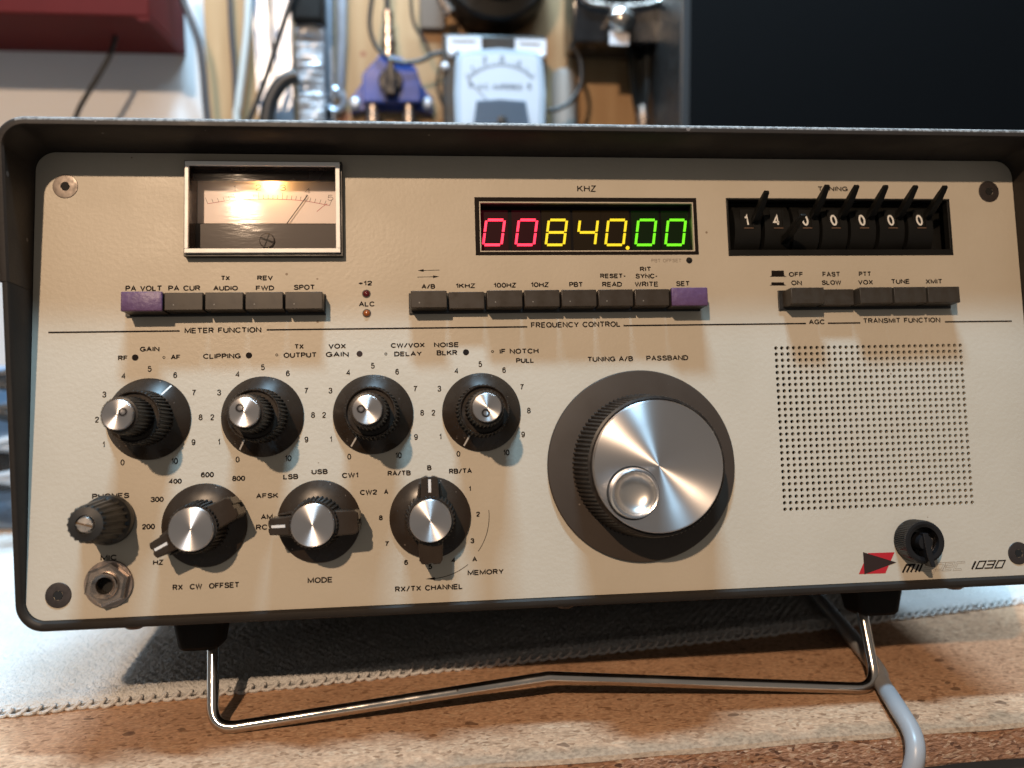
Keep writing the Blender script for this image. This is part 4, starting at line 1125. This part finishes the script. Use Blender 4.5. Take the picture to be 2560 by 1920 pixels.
# --- frequency display
bm = bmesh.new()
box(bm, 170.4, 259.5, 137.7, 158.5, -7.0, -5.6)
disp = link('frequency_display', bm, M['filter'], radio, smooth=False)
bm = bmesh.new()
for (a, b, c_, d) in ((170.3, 170.88, 137.6, 158.6), (259.02, 259.6, 137.6, 158.6), (170.88, 259.02, 137.6, 138.18), (170.88, 259.02, 158.02, 158.6)): box(bm, a, b, c_, d, -5.6, -1.52)
link('window_reveal', bm, M['black'], disp, smooth=False)
DZ = -5.0
def DP(x, y): return P(900 + x * .40687, 420 + y * .40687, DZ)
SEG = {'0': 'abcdef', '8': 'abcdefg', '4': 'bcfg'}
def digit(ch, cx, m):
    bm = bmesh.new()
    c0 = DP(cx, 395); hw = 4.05 * .93; hh = (DP(cx, 318)[1] - DP(cx, 471)[1]) / 2; sk = .155; w = 1.0; gp = .34
    def pt(x, y): return (x + sk * y, y)
    S_ = {'a': ((-hw, hh), (hw, hh)), 'b': ((hw, hh), (hw, 0)), 'c': ((hw, 0), (hw, -hh)), 'd': ((-hw, -hh), (hw, -hh)), 'e': ((-hw, 0), (-hw, -hh)), 'f': ((-hw, hh), (-hw, 0)), 'g': ((-hw, 0), (hw, 0))}
    for s_ in SEG[ch]:
        (xa, ya), (xb, yb_) = S_[s_]
        d = Vector((xb - xa, yb_ - ya)).normalized(); g_ = gp + (.25 if s_ in 'adg' else 0)
        a_ = Vector((xa, ya)) + d * g_; b_ = Vector((xb, yb_)) - d * g_
        n = Vector((-d.y, d.x)) * w / 2
        pl = [a_ + n, b_ + n, b_ - n, a_ - n]
        prism(bm, [pt(p.x, p.y) for p in pl], 0, .35)
    return link('lit_digit', bm, m, disp, loc=(c0[0], c0[1], DZ - .35), smooth=False)
PKG = {'seg_red': mat('red_package_glow', (.006, .001, .002), .5, spec=.1, emit=(1, .03, .10), est=.016), 'seg_yel': mat('amber_package_glow', (.005, .003, .002), .5, spec=.1, emit=(1, .5, .1), est=.008), 'seg_grn': mat('green_package_glow', (.002, .004, .002), .5, spec=.1, emit=(.2, 1, .05), est=.007)}  # faint emission stands in for segment light scattered by the package
for ch, cx, m_ in (('0', 823, 'seg_red'), ('0', 1023, 'seg_red'), ('8', 1207, 'seg_yel'), ('4', 1398, 'seg_yel'), ('0', 1573, 'seg_yel'), ('0', 1757, 'seg_grn'), ('0', 1940, 'seg_grn')):
    dg_ = digit(ch, cx, M[m_])
    bm = bmesh.new(); box(bm, -5.95, 5.95, -9.3, 9.3, -.24, -.04); link('digit_package', bm, PKG[m_], dg_, smooth=False)
bm = bmesh.new(); lathe(bm, [(.78, 0), (.78, .35)], 16); q = DP(1645, 490); link('decimal_point', bm, M['seg_yel'], disp, loc=(q[0], q[1], DZ - .35), smooth=False)

bm = bmesh.new()
# display border
w = (168.6, 261.0, 136.3, 160.3); i_ = (170.45, 259.5, 137.75, 158.5)
for (a, b, c_, d) in ((w[0], w[1], i_[3], w[3]), (w[0], w[1], w[2], i_[2]), (w[0], i_[0], i_[2], i_[3]), (i_[1], w[1], i_[2], i_[3])):
    flat(bm, [(a, c_), (b, c_), (b, d), (a, d)], Zt)
link('display_border', bm, M['ink'], disp, smooth=False)

# --- thumbwheel switch
bm = bmesh.new(); w = WIN_T
frame_ring(bm, (w[0] + .05, w[1] - .05, w[2] + .05, w[3] - .05), (w[0] + 1.0, w[1] - 1.3, w[2] + 2.6, w[3] - .9), -3, .35, .2)
box(bm, w[0] + .05, w[1] - .05, w[2] + .05, w[3] - .05, -8.5, -7.5)
tw = link('thumbwheel_switch', bm, M['wheel_black'], radio, smooth=False)
def TP(x, y, h=0): return P(1800 + x * .27125, 440 + y * .27125, h)
dig = [('1', 237), ('4', 512), ('0', 777), ('0', 1040), ('0', 1300), ('0', 1565), ('0', 1828)]
tips = [(440, 125), None, (955, 82), (1220, 82), (1492, 82), (1757, 82), (2028, 84)]
for k, (ch, x_) in enumerate(dig):
    cu0, cv0 = TP(x_, 412, -1.5)
    bm = bmesh.new()
    # curved module face
    prof = []
    R_ = 12.0
    for t in range(15):
        a = radians(-58 + 116 * t / 14); prof.append((148.6 + R_ * sin(a) * .98, -9.6 + R_ * cos(a) * .72))
    L_ = [V(bm, cu0 - 5.0, y_, z_) for y_, z_ in prof]; R__ = [V(bm, cu0 + 6.2, y_, z_) for y_, z_ in prof]
    for t in range(14): bm.faces.new((L_[t], R__[t], R__[t + 1], L_[t + 1]))
    bm.faces.new(L_ + [V(bm, cu0 - 5, prof[-1][0], -9), V(bm, cu0 - 5, prof[0][0], -9)])
    bm.faces.new(list(reversed(R__)) + [V(bm, cu0 + 6.2, prof[0][0], -9), V(bm, cu0 + 6.2, prof[-1][0], -9)])
    wheel = link('wheel_module', bm, M['wheel_black'], tw)
    bm = bmesh.new(); put_text(bm, ch, cu0, cv0, 2.9 if ch == '0' else 3.0, 4.7, -.78, .78, slant=-.18 if ch == '0' else -.12); link('digit', bm, M['digit_white'], wheel, smooth=False)
    bm = bmesh.new(); box(bm, cu0 - 2.6, cu0 + 2.6, cv0 - 3.0, cv0 + 4.6, -1.6, -1.0); box(bm, cu0 + 2.6, cu0 + 3.1, cv0 - 3, cv0 + 4.6, -1.6, -.4)
    link('digit_window', bm, M['wheel_black'], wheel, smooth=False)
    bm = bmesh.new(); box(bm, cu0 - 1.1, cu0 + 2.9, cv0 - 3.55, cv0 - 3.15, -1.3, -.7); link('index_mark', bm, M['brown_line'], wheel, smooth=False)
    # lever
    bm = bmesh.new(); lu = cu0 + 3.6
    if ch == '4': path = [(-3, -5.2, 3.3), (2, -4.4, 2.8), (9, -2.0, 2.2), (16.5, .1, 1.5)]
    elif ch == '1': path = [(-3, 2.2, 3.2), (1, 3.5, 3.0), (6.8, 7.3, 2.6), (12.6, 10.9, 2.0)]
    else: path = [(-3, 4.2, 3.2), (1, 5.6, 3.0), (7, 9.4, 2.6), (12.8, 13.5, 2.0)]
    rings = []
    for i, (h_, dv, th) in enumerate(path):
        nx = path[min(i + 1, 3)]; pv_ = path[max(i - 1, 0)]
        d = Vector((nx[0] - pv_[0], nx[1] - pv_[1])).normalized(); n = Vector((-d.y, d.x)) * th / 2
        hw_ = 1.4
        y_ = 148.2 + dv
        if i == 3:
            rings.append([V(bm, lu + sx * hw_ * .75, y_ + sg * n.y * .7, h_ + sg * n.x * .7) for sx, sg in ((-1, -1), (1, -1), (1, 1), (-1, 1))])
        else:
            rings.append([V(bm, lu + sx * hw_, y_ + sg * n.y, h_ + sg * n.x) for sx, sg in ((-1, -1), (1, -1), (1, 1), (-1, 1))])
    for a, b in zip(rings[:-1], rings[1:]):
        for i in range(4): bm.faces.new((a[i], a[(i + 1) % 4], b[(i + 1) % 4], b[i]))
    bm.faces.new(rings[-1]); bm.faces.new(list(reversed(rings[0])))
    bmesh.ops.bevel(bm, geom=list(bm.edges), offset=.28 * MM, segments=2, profile=.5, affect='EDGES')
    link('lever', bm, M['wheel_black'], wheel)

# --- dual concentric knobs
def dual_knob(u, v, line_ang, mark, hs=1.0):
    bm = bmesh.new(); lathe(bm, [(15.5, .25), (15.5, .7), (15.2, 1.05), (10.4, 4.9), (9, 5.0)], 96, close=False)
    k = link('gain_knob', bm, M['knob'], radio, loc=(u, v, 0))
    bm = bmesh.new(); lathe(bm, [(9, 4.4), (10.5, 4.5), (10.4, 5.4), (9.75, 16.6), (9.2, 17.2), (9.0, 17.2), (8.6, 16.9), (8.5, 16.0), (6, 16.0)], 240, teeth=40, depth=.75, mask={1, 2, 3}, close=False)
    link('outer_knob', bm, M['knob_rib'], k)
    bm = bmesh.new(); lathe(bm, [(6, 15.9), (7.3, 16.0), (7.2, 17), (6.45, 29.2), (6.1, 29.8), (5.5, 29.9), (5.45, 30.4), (2, 30.4)], 240, teeth=30, depth=.6, mask={1, 2, 3}, close=False)
    link('inner_knob', bm, M['knob_rib'], k)
    bm = bmesh.new(); lathe(bm, [(5.15, 30.3), (5.15, 31.6), (4.95, 31.95), (4.6, 32.0), (3, 32.0), (.01, 32.0)], 64, close=False)
    cp = link('cap', bm, M['alu'], k)
    bm = bmesh.new(); disc2d(bm, mark[0], mark[1], 1.5, 32.06, 24, hole=.85); link('ring_mark', bm, M['ink'], cp, smooth=False)
    bm = bmesh.new(); a = radians(line_ang); d = Vector((cos(a), sin(a))); n = Vector((-d.y, d.x)) * .32
    prof = [(15.0, 1.21), (12.8, 2.97), (10.6, 4.74)]
    L_ = [(d * r + n, h + .1) for r, h in prof]; R_ = [(d * r - n, h + .1) for r, h in prof]
    lv = [V(bm, p.x, p.y, h) for p, h in L_]; rv = [V(bm, p.x, p.y, h) for p, h in R_]
    for i in range(2): bm.faces.new((lv[i], rv[i], rv[i + 1], lv[i + 1]))
    link('pointer_line', bm, M['white_line'], k, smooth=False)
for (u, v), la, mk in zip(K1, (56, 236, 235, 241), ((1.9, .9), (-1.4, 1.5), (-2.1, .3), (-.5, -2.0))):
    dual_knob(u, v, la, mk)

# --- selector knobs
def selector(u, v, ang):
    bm = bmesh.new(); lathe(bm, [(15.7, .25), (15.7, .7), (15.4, 1.1), (13.5, 2.0), (10, 3.6), (8, 3.8)], 96, close=False)
    k = link('selector_knob', bm, M['knob'], radio, loc=(u, v, 0))
    bm = bmesh.new(); lathe(bm, [(8.5, 3.0), (9.9, 3.2), (8.9, 16.0), (8.5, 16.6), (8.0, 16.6), (7.8, 16.2)], 216, teeth=36, depth=.7, mask={1, 2}, close=False)
    link('grip', bm, M['knob_rib'], k)
    ca, sa = cos(radians(ang)), sin(radians(ang))
    def rp(x, y): return (x * ca - y * sa, x * sa + y * ca)
    bm = bmesh.new()
    prism(bm, [rp(*p) for p in ((6.0, -3.7), (15.7, -3.0), (16.2, -1.7), (16.2, -.75), (15.2, -.75), (15.2, .75), (16.2, .75), (16.2, 1.7), (15.7, 3.0), (6.0, 3.7))], 3.0, 15.2, .4)
    prism(bm, [rp(*p) for p in ((-6, 4.6), (-14.6, 4.3), (-16.0, 3.4), (-16.2, 1.0), (-15.3, .7), (-15.3, -.7), (-16.2, -1.0), (-16.0, -3.4), (-14.6, -4.3), (-6, -4.6))], 3.0, 15.0, .4)
    for sg in (1, -1):
        prism(bm, [rp(*p) for p in ((8.0, sg * 3.75), (13.5, sg * 3.4), (13.5, sg * 4.1), (8.0, sg * 4.9))][::sg], 3.2, 9.0, .25)
    link('pointer_bar', bm, M['knob'], k)
    bm = bmesh.new(); ribbon(bm, [rp(10.2, 0), rp(15.1, 0)], 1.0, 15.26); link('pointer_line', bm, M['white_line'], k, smooth=False)
    bm = bmesh.new(); lathe(bm, [(7.75, 15.8), (7.75, 18.3), (7.5, 18.75), (7.1, 18.8), (4, 18.8), (.01, 18.8)], 80, close=False)
    link('cap', bm, M['alu'], k)
for u, v, a in ((63.7, 32.9, 208), (106.1, 32.8, 181), (148.4, 32.8, 90)): selector(u, v, a)

# --- main tuning knob
u, v = 233.0, 50.4
bm = bmesh.new(); lathe(bm, [(38.2, .25), (38.2, 1.2), (37.8, 1.7), (31, 2.6), (27, 2.8)], 128, close=False)
mk = link('tuning_knob', bm, M['skirt'], radio, loc=(u, v, 0))
bm = bmesh.new(); lathe(bm, [(25, 2.4), (28.7, 2.6), (28.4, 3.2), (26.6, 21.5), (26.2, 22.4), (25.3, 22.8), (25.0, 22.4), (20, 22.4)], 480, teeth=96, depth=.75, mask={1, 2, 3}, close=False)
link('grip', bm, M['knob_rib'], mk)
bm = bmesh.new(); lathe(bm, [(24.6, 22.0), (24.6, 24.7), (24.3, 25.2), (23.8, 25.35), (16, 25.3), (8, 25.3), (.01, 25.3)], 160, close=False)
link('disc', bm, M['alu'], mk)
q = P(1360 + 720 * .31941, 900 + 1045 * .31941, 29.5)
bm = bmesh.new(); lathe(bm, [(9.5, 25.3), (9.3, 25.9), (9.15, 28.6), (8.9, 29.3), (8.4, 29.6), (7.9, 29.4), (7.6, 29.0)], 72, close=False)
fc = link('finger_cup', bm, M['alu_rim'], mk, loc=(q[0] - u, q[1] - v, 0))
bm = bmesh.new(); lathe(bm, [(7.62, 29.0), (7.2, 28.2), (6.4, 27.3), (5.2, 26.5), (3.8, 25.95), (2.2, 25.65), (.8, 25.5), (.01, 25.5)], 72, close=False)
link('bowl', bm, M['alu_cup'], fc)
bm = bmesh.new(); lathe(bm, [(9.5, 25.36), (9.95, 25.36)], 60, close=False); link('contact_shade', bm, M['dark_hole'], fc, smooth=False)  # dark ring round the cup, its contact shadow put in as colour

# --- binding post over the phones jack
bm = bmesh.new()
lathe(bm, [(9.0, .2), (9.2, .8), (9.2, 3.0), (9.0, 4.3), (8.5, 5.0), (8.2, 5.8), (6.7, 20.6), (5.9, 21.8), (3.3, 22.2), (3.1, 20.2)], 160, teeth=20, depth=.55, mask={5, 6}, close=False)
ph = link('binding_post', bm, M['black'], radio, loc=(29.3, 36.2, 0))
bm = bmesh.new(); lathe(bm, [(3.1, 20.2), (2.75, 20.2), (2.75, 22.3), (2.5, 22.7), (.01, 22.8)], 32, close=False)
box(bm, -2.8, 2.8, -.28, .28, 22.2, 22.85)
link('slotted_screw', bm, M['steel_bright'], ph)
bm = bmesh.new(); ribbon(bm, [(-2.65, .75), (2.65, -.75)], .55, 22.95); link('slot', bm, mat('brass_slot', (.16, .09, .04), .4, .6), ph, smooth=False)

# --- microphone jack
bm = bmesh.new(); lathe(bm, [(8.7, .1), (8.7, .8), (8.5, 1.0), (4.5, 1.0)], 64, close=False)
mj = link('microphone_jack', bm, M['nickel_dark'], radio, loc=(29.4, 12.6, 0))
hexp = [(8.1 * cos(radians(60 * k + 20)), 8.1 * sin(radians(60 * k + 20))) for k in range(6)]
bm = bmesh.new(); lathe(bm, [(5.0, 1.0), (8.0, 1.02), (8.0, 3.4), (7.0, 4.1), (5.0, 4.1)], 6, close=False)
for v_ in bm.verts:
    a = radians(20); x_, y_ = v_.co.x, v_.co.y; v_.co.x = x_ * cos(a) - y_ * sin(a); v_.co.y = x_ * sin(a) + y_ * cos(a)
link('hex_nut', bm, M['nickel'], mj, auto=25)
bm = bmesh.new(); lathe(bm, [(4.9, 3.5), (4.9, 5.2), (4.55, 5.7), (4.2, 5.7), (3.1, 4.9), (2.95, 4.6), (2.9, -8)], 48, close=False); link('barrel', bm, M['nickel'], mj)
bm = bmesh.new(); lathe(bm, [(2.92, .5), (.01, .5)], 24, close=False); link('socket', bm, M['dark_hole'], mj, smooth=False)  # near-black disc inside the barrel, the hole's shade put into its colour

# --- locking lever knob
u, v = 346.0, 16.3
bm = bmesh.new(); lathe(bm, [(8.6, .2), (8.7, .8), (8.7, 7.2), (8.3, 8.0), (7.4, 8.2), (6.1, 7.9), (5.7, 6.6), (5.6, 1.5), (.01, 1.5)], 192, teeth=64, depth=.4, mask={1, 2}, close=False)
lk = link('lock_knob', bm, M['black_shiny'], radio, loc=(u, v, 0))
bm = bmesh.new(); lathe(bm, [(3.6, 1.4), (3.4, 7.2), (2.9, 8.6), (.01, 8.8)], 32, close=False); link('shaft', bm, M['black_shiny'], lk)
bm = bmesh.new()
for v_ in []: pass
path = [(-.2, 3.8, 9.2, 1.5), (.2, 0, 9.6, 1.6), (.6, -5.5, 10.2, 1.6), (1.3, -9.5, 10.8, 1.2)]
rings = []
for (x_, y_, h_, w_) in path: rings.append([V(bm, x_ - w_, y_, 5.0 if y_ > -6 else h_ - 4), V(bm, x_ + w_, y_, 5.0 if y_ > -6 else h_ - 4), V(bm, x_ + w_ * .75, y_, h_), V(bm, x_ - w_ * .75, y_, h_)])
for a, b in zip(rings[:-1], rings[1:]):
    for i in range(4): bm.faces.new((a[i], a[(i + 1) % 4], b[(i + 1) % 4], b[i]))
bm.faces.new(rings[-1]); bm.faces.new(list(reversed(rings[0])))
bmesh.ops.bevel(bm, geom=list(bm.edges), offset=.3 * MM, segments=2, profile=.5, affect='EDGES')
link('lever', bm, M['black_shiny'], lk)
bm = bmesh.new(); box(bm, 3.9, 5.3, -3.5, 2.5, 1.6, 5.5, .4); link('inner_plate', bm, M['nickel'], lk, rot=(0, 0, -.25))

# --- underside: feet, bail, case screws
for u0, u1 in ((43.4, 62.3), (336.5, 357.5)):
    bm = bmesh.new(); cx = (u0 + u1) / 2; w = (u1 - u0) / 2
    # tapered rubber block hanging under the case
    top = rrect(-w, w, -21, 0, 3, 6); botm = rrect(-w + 1.2, w - 1.2, -20, -1, 4, 6)
    R_ = [[V(bm, x, yy, z + 0) for x, z in pl] for pl, yy in ((top, -2.4), (top, -10), (botm, -18.6))]
    sm = [V(bm, x * .88, -19.9, -10.5 + (z + 10.5) * .88) for x, z in botm]; R_.append(sm)
    n = len(top)
    for a, b in zip(R_[:-1], R_[1:]):
        for k_ in range(n): bm.faces.new((a[k_], a[(k_ + 1) % n], b[(k_ + 1) % n], b[k_]))
    bm.faces.new(R_[-1]); bm.faces.new(list(reversed(R_[0])))
    link('foot', bm, M['rubber'], radio, loc=(cx, 0, -28))
for u0 in (43.4, 345):
    bm = bmesh.new(); box(bm, u0, u0 + 18, -17, -2.4, -205, -188, 2); link('foot', bm, M['rubber'], radio)
for px, py in ((337, 1565), (1412, 1509), (2385, 1464)):
    q = P(px, py, -9); bm = bmesh.new(); lathe(bm, [(4.2, 0), (4.0, 1.3), (2.5, 2.3), (.01, 2.6)], 24, axis='y', close=False)
    for v_ in bm.verts: v_.co.y = -v_.co.y
    link('case_screw', bm, M['screw'], radio, loc=(q[0], -3.5, -9))
# bail, worked out in world coordinates and brought into the radio's frame
BR = 2.4
bl = onz(560, 1822, BR); br_ = onz(2147, 1718, BR)
by = (bl.y + br_.y) / 2
Mi = (Matrix.Translation(Vector((-HALF, 0, Z0))) @ Matrix.Rotation(RX, 4, 'X')).inverted()
hl = pan(64.6, -9, -38); hr = pan(333.5, -9, -38)
def plane_y(z): return by + (hl.y - by) * (z - BR) / (hl.z - BR)
def on_bail(px, py):   # where a photo ray meets the bail's plane
    d = wray(px, py); k = (hl.y - by) / (hl.z - BR)
    s = (by + k * (CW.z - BR) - CW.y) / (d.y - k * d.z); return CW + d * s
pl = on_bail(527, 1660); pr = on_bail(2162, 1560)
cl = on_bail(532, 1826); cr = on_bail(2192, 1722)
top_l = Vector((pl.x + (pl.x - cl.x) * .25, hl.y, hl.z)); top_r = Vector((pr.x + (pr.x - cr.x) * .35, hr.y, hr.z))
mid = on_bail(1372, 1693)
pts = fillet([top_l, cl, mid, cr, top_r], 9, 8)
pts = [Mi @ p for p in pts]
bm = bmesh.new(); tube(bm, pts, BR, 20)
link('bail_stand', bm, M['chrome'], radio, auto=80)
